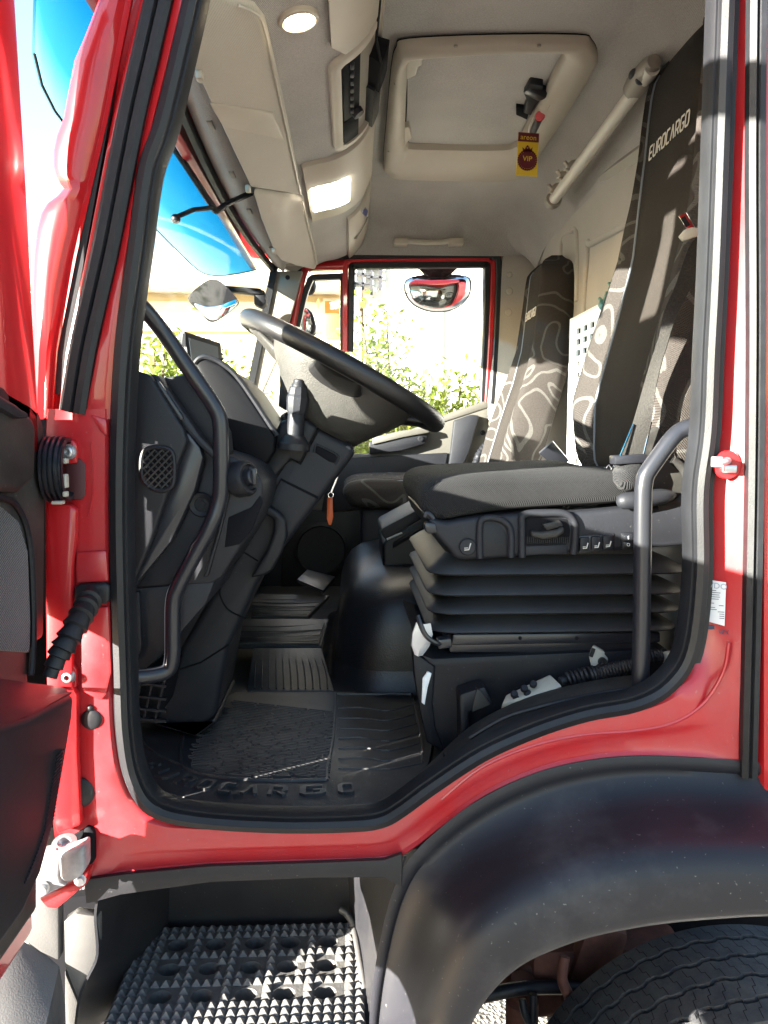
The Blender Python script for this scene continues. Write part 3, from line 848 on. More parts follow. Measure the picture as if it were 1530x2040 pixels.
# ------------------------------------------------------------------ wheel
wc = V((0.742, 0.128, 0.43)); RT = 0.43
wh = obj('wheel', B().lathe(wc + V((0, -.02, 0)), (0, 1, 0), [(.10, 0), (.13, .0), (.14, .04), (.17, .06), (.235, .04), (.25, -.07), (.255, -.08), (.255, .18), (.1, .18)], 40), M['steel'], T)
prof = [(.262, -.125), (.33, -.142), (.385, -.135), (.408, -.122), (.418, -.116)]
ribs = [-.114, -.077, -.067, -.029, -.019, .019, .029, .067, .077, .114]
NA = 300
rows = []
for k in range(NA + 1):
    a = 2 * pi * k / NA
    zz = .0026 * (1 if (k % 6) < 3 else -1)
    pr = list(prof)
    for q in range(0, 10, 2):
        y0, y1 = ribs[q], ribs[q + 1]
        a0 = y0 + (zz if q else 0); a1 = y1 + (zz if q < 8 else 0)
        cr = lambda y: RT - .05 * y * y * 8
        pr += [(cr(a0), a0), (cr(a1), a1)]
        if q < 8: pr += [(RT - .017, a1 + .0015), (RT - .017, ribs[q + 2] + zz - .0015)]
    pr += [(.418, .116), (.408, .122), (.385, .135), (.33, .142), (.262, .125)]
    rows.append([wc + V((cos(a) * r, y * 1.07, sin(a) * r)) for r, y in pr])
b = B(); b.sheet(rows)
ty = obj('tyre', b, M['tyre'], wh, ang=30)
t = B()
for k in range(100):                                # sipes: short stepped cuts across each rib
    for q, (ya, yb) in enumerate(((-.07, -.11), (-.03, -.064), (-.018, .018), (.03, .064), (.078, .11))):
        a = 2 * pi * (k + .5 * (q % 2)) / 100
        if not (1.2 < a < 3.6): continue
        def q3(a_, y_, r_=RT + .0004): return wc + V((cos(a_) * (r_ - .4 * y_ * y_), y_ * 1.07, sin(a_) * (r_ - .4 * y_ * y_)))
        ym = (ya + yb) / 2
        for (y0, a0), (y1, a1) in (((ya, a - .012), (ym, a - .006)), ((ym, a - .006), (ym, a + .008)), ((ym, a + .008), (yb, a + .014))):
            d = .0030
            if abs(y0 - y1) < 1e-6: pts = [q3(a0, y0 - .0006), q3(a1, y1 - .0006), q3(a1, y1 + .0006), q3(a0, y0 + .0006)]
            else: pts = [q3(a0, y0), q3(a0 + d, y0), q3(a1 + d, y1), q3(a1, y1)]
            t.sheet([[pts[0], pts[1]], [pts[3], pts[2]]])
obj('sipe', t, M['deep'], wh, kind='stuff')

# running gear glimpsed under the wing
b = B(); b.box(P(1200, 1930, .42), (.34, .1, .16), bev=.02); b.box(P(1180, 1920, .38), (.10, .05, .20), Euler((0, .3, 0)), bev=.02)
b.lathe(P(1040, 2010, .36), (0, 0, 1), [(.035, -.06), (.035, .02), (.025, .03), (.025, .07)], 16)
ax = obj('spring_hanger', b, M['rust'], T)
for name, pts, r, mm in (('brake_hose', [P(1125, 1905, .28), P(1120, 1950, .27), P(1135, 1990, .27), P(1150, 2050, .3)], .011, 'rust'), ('steering_arm', [P(980, 1965, .42), P(1060, 1930, .40), P(1150, 1912, .40), P(1250, 1890, .42)], .022, 'rust'),
                         ('track_rod', [P(960, 1985, .34), P(1050, 1968, .34), P(1180, 1968, .36)], .014, 'plastic'), ('brake_hose', [P(1040, 1990, .3), P(1046, 2020, .29), P(1060, 2040, .29), P(1062, 1980, .3)], .008, 'plastic')):
    b = B(); b.tube(smooth(pts, 6), r, 10); obj(name, b, M[mm], ax)
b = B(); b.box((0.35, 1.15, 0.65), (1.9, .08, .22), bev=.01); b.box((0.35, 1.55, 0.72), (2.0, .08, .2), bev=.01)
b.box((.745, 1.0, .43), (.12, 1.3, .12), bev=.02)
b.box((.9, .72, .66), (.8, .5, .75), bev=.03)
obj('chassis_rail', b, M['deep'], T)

# ------------------------------------------------------------------ cab shell, floor, linings
b = B()
b.box((.13, 1.02, Z(-.65)), (1.32, 1.96, .05))
obj('cab_floor', b, M['matrub'], T)
b = B()
b.box((.24, 1.02, Z(.955)), (1.26, 2.06, .03), bev=.01)                     # roof skin
b.box((.83, 1.02, Z(.15)), (.03, 2.06, 1.65), bev=.005)                    # rear skin
b.box((-.575, 1.0, Z(-.28)), (.03, 2.1, .72), bev=.005)                    # bulkhead
b.box((-.385, 1.0, Z(.80)), (.03, 2.0, .30), bev=.005)                     # header above the windscreen
b.box((.25, .012, Z(.87)), (1.14, .02, .20), bev=.005)                     # cant rail above the near door
b.box((.2, 2.06, Z(-.40)), (1.5, .03, .56), bev=.005)                      # far flank
b.box((.69, 2.06, Z(.4)), (.3, .03, 1.1), bev=.005)
b.box((.2, 2.06, Z(.83)), (1.3, .03, .25), bev=.005)
b.box((.70, .05, Z(.2)), (.20, .02, 1.6), bev=.004)                        # behind the rear pillar
obj('cab_shell', b, M['red'], T)

b = B(); b.box((-.555, 1.0, Z(-.28)), (.006, 1.94, .70)); b.box((.1, 1.995, Z(-.42)), (1.28, .006, .5)); obj('footwell_lining', b, M['plastic'], T)
yz = [(.03, .70), (.05, .79), (.10, .845), (.2, .868), (.5, .875), (1.0, .88), (1.5, .877), (1.75, .866), (1.86, .84), (1.93, .805), (1.965, .75), (1.975, .705)]
xs = [(-.36, -.02), (-.2, 0), (0, 0), (.25, .0), (.5, -.002), (.58, -.008), (.615, -.022), (.66, -.07), (.70, -.125), (.722, -.152), (.727, -.165)]
b = B()
rows = []
for y, z in smooth([V((y, z, 0)) for y, z in yz], 3) and [(p.x, p.y) for p in smooth([V((y, z, 0)) for y, z in yz], 3)]:
    rows.append([V((x, y, Z(min(z, z + dx if z > .8 else max(z + dx, min(z, .71)))))) for x, dx in xs])
b.sheet(rows, .006)
obj('roof_lining', b, M['lining'], T, ang=60)

b = B()
rows = []
for z in (-.62, -.3, 0, .3, .55, .66, .70, .715):
    rows.append([V((.727 if z > .69 else .742, y, Z(z))) for y in (.08, .4, .8, 1.2, 1.6, 1.9, 1.98)])
b.sheet(rows, .006)
# raised rib borders on the rear wall
def rim(px, x, r=.007, closed=True):
    p = smooth([V((u, v, 0)) for u, v in px], 6, closed)
    b.tube([PX(q.x, q.y, x) for q in p], r, 8, closed=closed)
rim([(1176, 700), (1172, 500), (1180, 485), (1240, 452), (1300, 420), (1320, 430), (1320, 700)], .741, .011)
rim([(1120, 560), (1120, 480), (1140, 460), (1150, 470), (1150, 600)], .741, .010, False)
obj('rear_wall_lining', b, M['lining2'], T, ang=60)

# far side wall lining beside and above the far door
b = B()
b.pprism([(1003, 505), (1090, 468), (1090, 1100), (985, 1100), (972, 800), (990, 640), (1000, 530)], 1.985, 2.03, .004)
b.pprism([(585, 545), (640, 505), (1003, 500), (1010, 440), (560, 440), (545, 520)], 1.985, 2.03)
obj('side_lining', b, M['lining2'], T)
for (u, v, r) in ((1015, 547, .011), (1015, 580, .014), (1013, 622, .014)):
    b = B(); b.lathe(P(u, v, 1.985), (0, -1, 0), [(r, 0), (r, .002), (r * .8, .005), (0, .006)], 20)
    obj('trim_cap', b, M['tan'], T)
# crease strip where roof cove meets rear wall
b = B(); b.loft([[p + V((-.012, 0, .010)), p + V((-.016, 0, .0)), p + V((.0, 0, -.022)), p + V((.01, 0, -.01))] for p in (PX(1350, 250, .73) + V((0, -.5, .0)), PX(1350, 250, .73), PX(1185, 365, .73), PX(1060, 472, .73))])
obj('lining_seam', b, M['tan_dark'], T)

# ------------------------------------------------------------------ far door
fd = obj('far_door', B().pprism([(735, 905), (800, 862), (880, 836), (962, 812), (977, 806), (977, 860), (950, 945), (900, 1060), (600, 1100), (560, 900)], 1.99, 2.04, .004), M['door_card'], T)
def ring(px, y, wd, mm, name, parent, dep=.03, k=6, yo=0):
    p = smooth([V((u, v, 0)) for u, v in px], k)
    bb = B(); bb.sweep([P(q.x, q.y, y) for q in p], [(-wd, dep), (-wd, 0), (-wd * .6, -.004), (wd * .6, -.004), (wd, 0), (wd, dep)])
    return obj(name, bb, M[mm], parent)
ring([(698, 700), (699, 620), (700, 540), (703, 531), (712, 528), (800, 527), (955, 526), (968, 528), (972, 537), (970, 640), (965, 735), (962, 808)], 2.0, .0125, 'rubber', 'window_seal', fd)
ring([(688, 700), (688, 620), (688, 535), (692, 521), (705, 517), (800, 516), (960, 515), (977, 518), (983, 531), (980, 640), (975, 735), (971, 800)], 1.995, .011, 'red', 'window_frame', fd)
ring([(640, 513), (700, 510), (800, 509), (965, 508), (985, 512), (994, 530), (991, 640), (986, 735), (981, 805)], 1.988, .012, 'rubber', 'door_seal', fd)
ring([(592, 650), (606, 590), (618, 558), (626, 552), (650, 551), (676, 550), (683, 556), (683, 620), (683, 700)], 2.0, .011, 'rubber', 'quarter_window_seal', fd)
ring([(577, 680), (594, 590), (607, 540), (616, 532), (640, 530), (690, 529)], 1.996, .014, 'red', 'quarter_window_frame', fd)
ring([(562, 690), (580, 600), (596, 530)], 1.99, .014, 'rubber', 'front_seal', fd)
b = B(); b.pprism([(600, 540), (640, 518), (700, 515), (700, 534), (690, 532), (620, 532)], 2.002, 2.03); obj('door_header', b, M['red'], fd)
b = B(); b.pprism([(700, 530), (972, 528), (962, 815), (880, 838), (700, 900)], 2.02, 2.024); obj('window_glass', b, M['glass'], fd)
b = B(); b.pprism([(613, 552), (684, 550), (684, 720), (575, 720)], 2.02, 2.024); obj('quarter_glass', b, M['glass'], fd)
b = B(); b.pprism([(835, 842), (880, 828), (962, 800), (972, 800), (972, 812), (880, 842), (838, 855)], 1.985, 2.0, .003); obj('window_channel', b, M['door_card'], fd)
b = B(); b.pprism([(905, 838), (938, 826), (955, 828), (935, 900), (915, 945), (890, 960), (898, 900)], 1.955, 1.99, .006); obj('door_pull', b, M['plastic2'], fd)
b = B(); b.pprism([(690, 912), (893, 902), (888, 930), (870, 985), (700, 1016), (640, 1020), (650, 960)], 1.97, 1.99, .006); obj('map_pocket', b, M['plastic2'], fd)
b = B(); b.pprism([(735, 880), (835, 866), (852, 868), (848, 884), (800, 898), (735, 905)], 1.95, 1.99, .006); obj('armrest', b, M['plastic'], fd)
b = B(); b.pprism([(742, 872), (800, 858), (852, 852), (856, 862), (800, 872), (742, 886)], 1.94, 1.99, .005); obj('handle', b, M['door_card'], fd)
b = B(); b.lathe(P(838, 874, 1.948), (0, -1, 0), [(.012, 0), (.012, .004), (.006, .006), (0, .004)], 16); obj('lock_knob', b, M['plastic'], fd)
b = B(); b.lathe(P(962, 862, 1.988), (0, -1, 0), [(.011, 0), (.011, .003), (.007, .004), (.004, .001)], 16); obj('screw', b, M['plastic'], fd)
b = B(); b.pprism([(560, 1010), (690, 1020), (860, 990), (850, 1200), (560, 1200)], 1.98, 2.02, .004); obj('lower_trim', b, M['plastic'], fd)
b = B(); b.lathe(P(640, 1095, 1.98), (0, -1, 0), [(.115, 0), (.115, .01), (.10, .014), (.095, .006), (0, .004)], 40); obj('speaker', b, M['plastic'], fd)

# ------------------------------------------------------------------ windscreen and its frame
rows = []
for i in range(13):
    t = i / 12
    rows.append([V((wsx(y, t), y, Z(.648 - .57 * t))) for y in [(.022 + 1.948 * j / 24) for j in range(25)]])
b = B(); b.sheet(rows, .004)
obj('windscreen', b, M['screen_glass'], T)
b = B()
b.sweep([V((wsx(.04 + 1.94 * j / 24, 0) - .004, .04 + 1.94 * j / 24, Z(.645))) for j in range(25)], [(-.012, -.006), (-.012, .006), (.012, .006), (.012, -.006)], side=V((1, 0, 0)))
b.sweep([V((wsx(1.965, i / 12) + .004, 1.965, Z(.66 - .60 * i / 12))) for i in range(13)], [(-.013, -.014), (-.013, .014), (.013, .014), (.013, -.014)])
b.sweep([V((wsx(.03, i / 12) - .01, .025, Z(.66 - .60 * i / 12))) for i in range(13)], [(-.02, -.01), (-.02, .012), (.012, .012), (.012, -.01)])
obj('windscreen_frame', b, M['rubber'], T)
b = B(); b.pprism([(546, 540), (603, 540), (585, 610), (560, 700), (520, 790), (488, 790), (520, 680), (540, 600)], 1.96, 1.985, .004)
fp = obj('far_pillar_trim', b, M['tan_dark'], T)
b = B(); b.lathe(P(573, 553, 1.958), (0, -1, 0), [(.009, 0), (.009, .003), (.006, .003), (.006, .001)], 16); obj('trim_cap', b, M['plastic2'], fp)
# exterior sun visor of blue acrylic with its bracket
rows = []
for i in range(7):
    t = i / 6
    rows.append([V((-.49 - .03 * (1 - ((y - 1) / 1) ** 2) + .03 * t + (.10 * max(0, (y - 1.6) / .4) ** 2) + .05 * max(0, (.3 - y) / .3) ** 2, y, Z(.545 + .40 * t + .10 * (1 - t) * max(0, (y - 1.45) / .55) ** 2))) for y in [.04 + 1.98 * j / 20 for j in range(21)]])
b = B(); b.sheet(rows, .004); sv = obj('exterior_sun_visor', b, M['blue_acrylic'], T, label='translucent blue acrylic visor over the windscreen')
b = B(); b.tube([r_ for r_ in rows[0]], .0022, 6); obj('edge', b, M['deep'], sv)
b = B(); b.tube(smooth([P(340, 285, .75), P(380, 345, .80), P(424, 412, .86), P(432, 420, .87), P(455, 405, .9), P(500, 385, 1.0)], 4), .008, 8)
b.tube([P(424, 414, .86), P(385, 418, .8), P(352, 432, .78)], .006, 8); b.ico(P(350, 436, .78), .012)
obj('bracket', b, M['plastic'], sv)
# ================================================================== OPEN DRIVER DOOR (hangs on the front pillar, turned square to the cab)
nd = thing('open_door', 'open red driver door at the edge of the photo, seen on its dark trimmed inner side', 'door', (-.48, -.04, Z(-.68)))
XT = -.44
def yz(y, z, x): return V((x, y, Z(z)))
e0, e1, e2 = PX(78, 775, XT), PX(58, 380, XT), PX(34, -20, XT)
b = B()
b.prism([yz(-.025, .04, -.45), yz(-.025, -.24, -.45), yz(-.108, -.28, -.45), yz(-.108, -.70, -.45), yz(-.95, -.70, -.45), yz(-.95, .07, -.45)], (-.07, 0, 0), .012)
obj('door_shell', b, M['red'], nd)
fr = B()
A = [e0 + V((0, .0, -.1)), e0, e1, e2, e2 + (e2 - e1) * .18]
A[4].z = Z(.73)
top = A[-1]
fr.prism([A[0], A[1], A[2], A[3], A[4], V((XT, -.200, top.z)), V((XT, -.190, Z(.62))), V((XT, -.165, Z(.50))), V((XT, -.150, Z(.25))), V((XT, -.145, A[0].z))], (-.05, 0, 0), .012, 3)
fr.prism([V((XT - .003, top.y - .0, top.z)), V((XT - .003, -.95, top.z)), V((XT - .003, -.95, top.z + .075)), V((XT - .003, top.y - .0, top.z + .075))], (-.045, 0, 0), .012)
fr.prism([V((XT - .003, -.88, Z(.06))), V((XT - .003, -.95, Z(.06))), V((XT - .003, -.95, top.z)), V((XT - .003, -.88, top.z))], (-.045, 0, 0), .012)
obj('window_frame', fr, M['red'], nd)
b = B(); b.prism([V((-.472, -.13, Z(.06))), V((-.472, -.89, Z(.06))), V((-.472, -.89, top.z)), V((-.472, top.y - .08, top.z))], (.004, 0, 0)); obj('window_glass', b, M['glass'], nd)
# inner trim
b = B()
b.prism([PX(80, 818, XT), PX(90, 850, XT), PX(92, 1000, XT), PX(90, 1270, XT), yz(-.112, -.29, XT), yz(-.112, -.60, XT), yz(-.12, -.66, XT), yz(-.94, -.64, XT), yz(-.94, .07, XT), PX(0, 765, XT), PX(60, 800, XT)], (-.02, 0, 0), .008)
obj('trim_panel', b, M['plastic_dusty'], nd)
b = B()
x_ = -.418
b.prism([PX(0, 782, x_), PX(40, 806, x_), PX(66, 830, x_), PX(75, 850, x_), PX(72, 955, x_), PX(42, 982, x_), PX(0, 975, x_), PX(-200, 960, x_), PX(-200, 740, x_)], (-.03, 0, 0), .010, 3)
obj('armrest', b, M['plastic_dusty'], nd)
b = B(); x_ = -.409
b.prism([PX(-30, 770, x_), PX(0, 790, x_), PX(56, 822, x_), PX(60, 832, x_), PX(40, 834, x_), PX(0, 812, x_), PX(-30, 800, x_)], (-.02, 0, 0), .004)
obj('window_switch_cover', b, M['plastic2'], nd)
b = B(); x_ = -.436
b.prism([PX(-220, 1010, x_), PX(0, 1005, x_), PX(40, 1040, x_), PX(57, 1100, x_), PX(62, 1240, x_), PX(60, 1300, x_), PX(-220, 1280, x_)], (-.02, 0, 0), .003)
obj('fabric_insert', b, M['visor_cloth_dark'] if 'visor_cloth_dark' in M else M['plastic2'], nd)
b = B(); b.tube(smooth([PX(-60, 985, -.437), PX(0, 990, -.437), PX(35, 1010, -.437), PX(58, 1075, -.437), PX(66, 1200, -.437), PX(66, 1300, -.437), PX(62, 1345, -.437)], 6), .0045, 8)
obj('trim_welt', b, M['plastic'], nd)
b = B(); x_ = -.386
face = [PX(150, 1380, x_), PX(146, 1432, x_), PX(128, 1540, x_), PX(110, 1640, x_), PX(84, 1740, x_), PX(48, 1822, x_), PX(0, 1890, x_), PX(-160, 1990, x_), PX(-160, 1500, x_), PX(0, 1447, x_), PX(60, 1427, x_), PX(110, 1402, x_)]
b.prism(face, (-.05, 0, 0), .010, 3)
tl = [PX(-160, 1330, -.437), PX(0, 1352, -.437), PX(70, 1362, -.437), PX(128, 1368, -.435)]
lp = [PX(-160, 1500, -.392), PX(0, 1447, -.392), PX(70, 1420, -.392), PX(143, 1378, -.392)]
b.sheet([tl, [a.lerp(c, .5) + V((0, 0, -.004)) for a, c in zip(tl, lp)], lp], .003)
obj('door_pocket', b, M['plastic'], nd)
b = B()
for k in range(34):
    v = 1500 + k * 7.5
    u = 150 - (v - 1380) * .155 - (max(0, v - 1640) ** 1.25) * .07
    q = PX(u - 12, v, -.3855)
    b.box(q, (.003, .030 - .0004 * abs(17 - k), .0016))
obj('grip_rib', b, M['plastic2'], nd, kind='stuff')
# ribbed rubber connector and hinge
b = B(); c = PX(92, 935, -.44)
pr = [(.0, 0), (.043, 0)]
for k in range(4): pr += [(.0475, .002 + .0072 * k), (.0475, .0052 + .0072 * k), (.042, .0062 + .0072 * k), (.042, .0082 + .0072 * k)]
pr += [(.046, .032), (.040, .033), (.036, .015)]
b.lathe(c, (1, .10, 0), pr, 36)
obj('rubber_boot', b, M['gloss_black'], nd)
b = B()
for v in (918, 958, 984): b.box(PX(131, v, -.4045), (.006, .012, .020 if v == 958 else .008), bev=.002)
b.box(PX(116, 1001, -.415), (.016, .014, .005), bev=.002)
obj('connector_clip', b, M['remote'], nd)
b = B()
b.pprism([(10, 1815), (60, 1702), (112, 1692), (118, 1702), (115, 1745), (120, 1760), (132, 1765), (80, 1787), (30, 1812)], -.05, -.03, .003)
b.pprism([(114, 1704), (150, 1692), (167, 1684), (168, 1738), (156, 1752), (132, 1762), (118, 1752)], -.062, -.028, .008, 3)
hg = obj('hinge', b, M['steel_grey'], nd)
b = B(); b.lathe(P(130, 1690, -.03), (0, -.3, 1), [(.0, -.02), (.018, -.02), (.018, .012), (.010, .013), (.009, .004), (0, .004)], 20); obj('pin', b, M['steel'], hg)
b = B(); b.lathe(P(84, 1768, -.052), (.2, -1, 0), [(.011, 0), (.011, .003), (.0075, .003), (.0075, .012), (0, .012)], 12); obj('bolt', b, M['steel'], hg)
b = B(); b.lathe(P(160, 1752, -.04), (.2, -1, .1), [(.009, 0), (.009, .003), (.006, .003), (.006, .01), (0, .01)], 12); obj('bolt', b, M['steel'], hg)
b = B(); b.pprism([(76, 1790), (132, 1766), (160, 1754), (172, 1744), (173, 1762), (118, 1808), (112, 1812), (92, 1810)], -.035, .0, .004)
obj('base_lug', b, M['red'], hg)

# wing mirrors on the door side, out of frame, its shadow falls on the driver seat
b = B(); b.box((-.75, -.525, Z(.71)), (.10, .165, .38), Euler((0, 0, .15)), bev=.03, seg=3); wmn = obj('wing_mirror', b, M['plastic'], T)
b = B(); b.box((-.697, -.525, Z(.71)), (.004, .14, .34), Euler((0, 0, .15)), bev=.0015); obj('mirror_glass', b, M['mirror'], wmn)
b = B(); b.tube(smooth([V((-.48, .02, Z(.86))), V((-.62, -.12, Z(.90))), V((-.75, -.34, Z(.92))), V((-.75, -.54, Z(.90)))], 5), .014, 10); obj('arm', b, M['plastic'], wmn)
b = B(); b.box((-.75, -.375, Z(.42)), (.09, .26, .33), Euler((0, 0, .15)), bev=.03, seg=3); wm2 = obj('wide_angle_mirror', b, M['plastic'], T)
b = B(); b.box((-.702, -.368, Z(.42)), (.004, .22, .29), Euler((0, 0, .15)), bev=.0015); obj('mirror_glass', b, M['mirror'], wm2)
b = B(); b.tube([V((-.75, -.50, Z(.91))), V((-.76, -.44, Z(.6))), V((-.76, -.375, Z(.3)))], .012, 8); obj('arm', b, M['plastic'], wm2)
# ================================================================== FLOOR: tunnel, mat
tn = B()
def hump(t, x0=-.03, x1=.62, y0=.60, y1=1.5, ztop=-.335, zbot=-.625):
    pass
rings = []
for f, (dx, dz) in [(0, (0, 0)), (.3, (.004, 0)), (.55, (.012, 0)), (.72, (.03, 0)), (.84, (.058, 0)), (.93, (.10, 0)), (.985, (.16, 0)), (1.0, (.22, 0))]:
    z = Z(-.625 + .29 * f)
    x0, x1, y0, y1 = -.045 + dx * .7, .64, .62 + dx * .8, 1.55 - dx
    r = .14
    ring = []
    for cx, cy, a0 in ((x0 + r, y0 + r, 180), (x1 - r, y0 + r, 270), (x1 - r, y1 - r, 0), (x0 + r, y1 - r, 90)):
        for k in range(7): ring.append(V((cx + r * cos(radians(a0 + 15 * k)), cy + r * sin(radians(a0 + 15 * k)), z)))
    rings.append(ring)
b = B(); b.loft(rings)
# skirt where the vinyl runs out into the floor
rr = []
for s_, z in ((.10, -.624), (.05, -.618), (.018, -.600), (0.0, -.56)):
    rr.append([V((p.x + (p.x - .3) * s_ * 1.2, p.y + (p.y - 1.08) * s_ * 1.2, Z(z))) for p in rings[0]])
b.loft(rr, True, False)
obj('engine_tunnel', b, M['tunnel'], T, ang=70)
bx = thing('tunnel_console', 'dark storage box with an open tray, standing on the engine tunnel ahead of the seat', 'console', P(820, 1165, .85))
b = B(); b.pprism([(762, 1083), (770, 1075), (848, 1030), (930, 1010), (930, 1170), (770, 1165), (763, 1155)], .82, 1.12, .012, 3); obj('box', b, M['plastic'], bx)
b = B(); b.pprism([(765, 1072), (758, 1060), (762, 1052), (845, 1008), (850, 1028), (775, 1082)], .83, 1.1, .006); obj('tray', b, M['plastic2'], bx)
b = B(); b.prism([P(782, 1086, .80), P(842, 1050, .80), P(842, 1036, .86), P(786, 1070, .86)], (0, .0, -.01), .002); obj('tray_recess', b, M['deep'], bx)
b = B(); b.prism([P(770, 1074, .815), P(800, 1062, .815), P(804, 1066, .83), P(772, 1080, .83)], (0, 0, .002)); obj('paper_slip', b, M['paper'], bx)

FZ = Z(-.615)
fm = thing('floor_mat', 'black ribbed rubber floor mat with raised capital letters along the door sill', 'mat', (-.15, .3, FZ))
def mp(u, v, h=0.0): return PZ(u, v, FZ + h)
b = B()
outl = [(262, 1440), (300, 1452), (385, 1462), (430, 1440), (440, 1392), (470, 1378), (850, 1378), (862, 1480), (852, 1530), (770, 1592), (700, 1608), (520, 1608), (400, 1596), (330, 1578), (285, 1535), (266, 1490)]
b.prism([mp(u, v, .004) for u, v in outl], (0, 0, -.012), .002)
obj('base_sheet', b, M['matrub'], fm)
b = B()
def bar(p, q, wd=.0022, hh=.003, ex=0.0):
    p, q = mp(*p, .004), mp(*q, .004)
    d = (q - p).normalized(); n_ = V((-d.y, d.x, 0)) * wd
    b.loft([[p - n_, p - n_ * .6 + V((0, 0, hh)), p + n_ * .6 + V((0, 0, hh)), p + n_], [q - n_, q - n_ * .6 + V((0, 0, hh)), q + n_ * .6 + V((0, 0, hh)), q + n_]])
# fine ribs, broken rows, in the heel field
for k in range(46):
    t = k / 45
    l = V((368 + 70 * max(0, (.55 - t)) , 1395 + 140 * t, 0))
    l = V((ip(t, [(0, 455), (.3, 425), (.55, 385), (.8, 368), (1, 372)]), 1386 + 150 * t, 0))
    r_ = V((668 - 12 * t, 1384 + 176 * t, 0))
    x = l.x + R.uniform(0, 18)
    while x < r_.x - 10:
        ln = R.choice((30, 46, 60))
        x2 = min(x + ln, r_.x)
        y = lambda xx: 1386 + 150 * t + (xx - 368) / 300 * 34 * (1 - .2 * t)
        if y(x2) < 1552: bar((x, y(x)), (x2, y(x2)))
        x = x2 + 5
obj('fine_rib', b, M['matrub'], fm, kind='stuff')
b = B()
for line in ([(668, 1382), (664, 1470), (652, 1530), (652, 1556)], [(820, 1382), (838, 1470), (842, 1520)], [(370, 1455), (360, 1500), (372, 1532), (440, 1550), (560, 1556), (650, 1554)], [(280, 1456), (300, 1494), (372, 1530)],
             [(672, 1384), (760, 1384), (820, 1384)]):
    p = smooth([V((*q, 0)) for q in line], 5)
    for a, c in zip(p, p[1:]): bar((a.x, a.y), (c.x, c.y), .003, .004)
for k in range(7):
    y = 1412 + 20 * k
    p = smooth([V((674, y, 0)), V((720, y + R.uniform(-3, 3), 0)), V((775, y + 2 + R.uniform(-3, 3), 0)), V((828 + k * 1.5, y - 10, 0))], 4)
    for a, c in zip(p, p[1:]): bar((a.x, a.y), (c.x, c.y), .002, .0025)
obj('border_rib', b, M['matrub'], fm)
b = B()
wl = word_len('EUROCARGO', .62)
base = smooth([V((284, 1530, 0)), V((360, 1560, 0)), V((450, 1577, 0)), V((560, 1584, 0)), V((705, 1578, 0))], 12)
def mat_place(x, y):
    f = max(0, min(.9999, x / wl)) * (len(base) - 1); i = int(f)
    p = base[i].lerp(base[i + 1], f - i); d = (base[i + 1] - base[i]).normalized()
    q = mp(p.x, p.y, .004); q2 = mp(p.x + d.x * 5, p.y + d.y * 5, .004)
    ex = (q2 - q).normalized(); ez = V((-ex.y, ex.x, 0))
    return q + ez * (y - .2) * .030, V((0, 0, 1))
strokes(b, 'EUROCARGO', mat_place, .20, .005, .62)
obj('raised_lettering', b, M['matrub'], fm, ang=20)
# middle and far parts of the rubber mat climbing the footwell
b = B()
b.prism([P(492, 1376, .64), P(666, 1376, .64), P(640, 1290, .80), P(504, 1290, .80)], (0, .0, -.01), .003)
b.prism([P(470, 1286, .84), P(640, 1286, .84), P(655, 1232, 1.0), P(470, 1232, 1.0)], (0, .0, -.01), .003)
b.prism([P(500, 1228, 1.02), P(612, 1232, 1.02), P(657, 1185, 1.2), P(500, 1182, 1.2)], (0, .0, -.01), .003)
obj('raised_sheet', b, M['matrub'], fm)
b = B()
def quadbar(q, a, c, f0=.05, f1=.95, n=6, bow=0):
    pass
def lin(p, q, f): return p + (q - p) * f
A0, A1, A2, A3 = P(500, 1372, .64), P(660, 1372, .64), P(636, 1294, .80), P(508, 1294, .80)
for k in range(11):
    f = (k + .5) / 11
    b.tube([lin(A0, A1, f) + V((.01 * sin(3.1 * g) * (f > .5), 0, 0)) for g in (0,)] + [lin(lin(A0, A1, f), lin(A3, A2, f), g) + V((.012 * (g * (1 - g)) * 4 * (f - .3), 0, .001)) for g in (.25, .5, .75, 1)], .0018, 6)
for S, nn in (((P(475, 1282, .84), P(634, 1282, .84), P(650, 1236, 1.0), P(475, 1236, 1.0)), 5), ((P(503, 1225, 1.02), P(612, 1228, 1.02), P(652, 1188, 1.2), P(503, 1185, 1.2)), 6)):
    for k in range(nn):
        f = (k + .5) / nn
        l, r_ = lin(S[0], S[3], f), lin(S[1], S[2], min(1, f * 1.15))
        b.tube([lin(l, r_, g) + V((0, -.012 * sin(pi * g), .001)) for g in (0, .2, .4, .6, .8, 1)], .0018, 6)
    b.tube([S[0], S[1], S[2]], .0045, 6)
obj('bold_rib', b, M['matrub'], fm)
nb = thing('notebook', 'worn brown notebook lying in the dark far footwell', 'notebook', P(630, 1170, 1.25))
b = B(); b.prism([P(592, 1158, 1.22), P(644, 1180, 1.18), P(668, 1152, 1.38), P(612, 1138, 1.40)], (0, 0, .006), .001); obj('cover', b, M['leather_black'], nb)
b = B(); b.prism([P(593, 1161, 1.221), P(643, 1183, 1.181), P(666, 1156, 1.375), P(613, 1142, 1.395)], (0, 0, .004)); obj('page_block', b, M['leather'], nb)

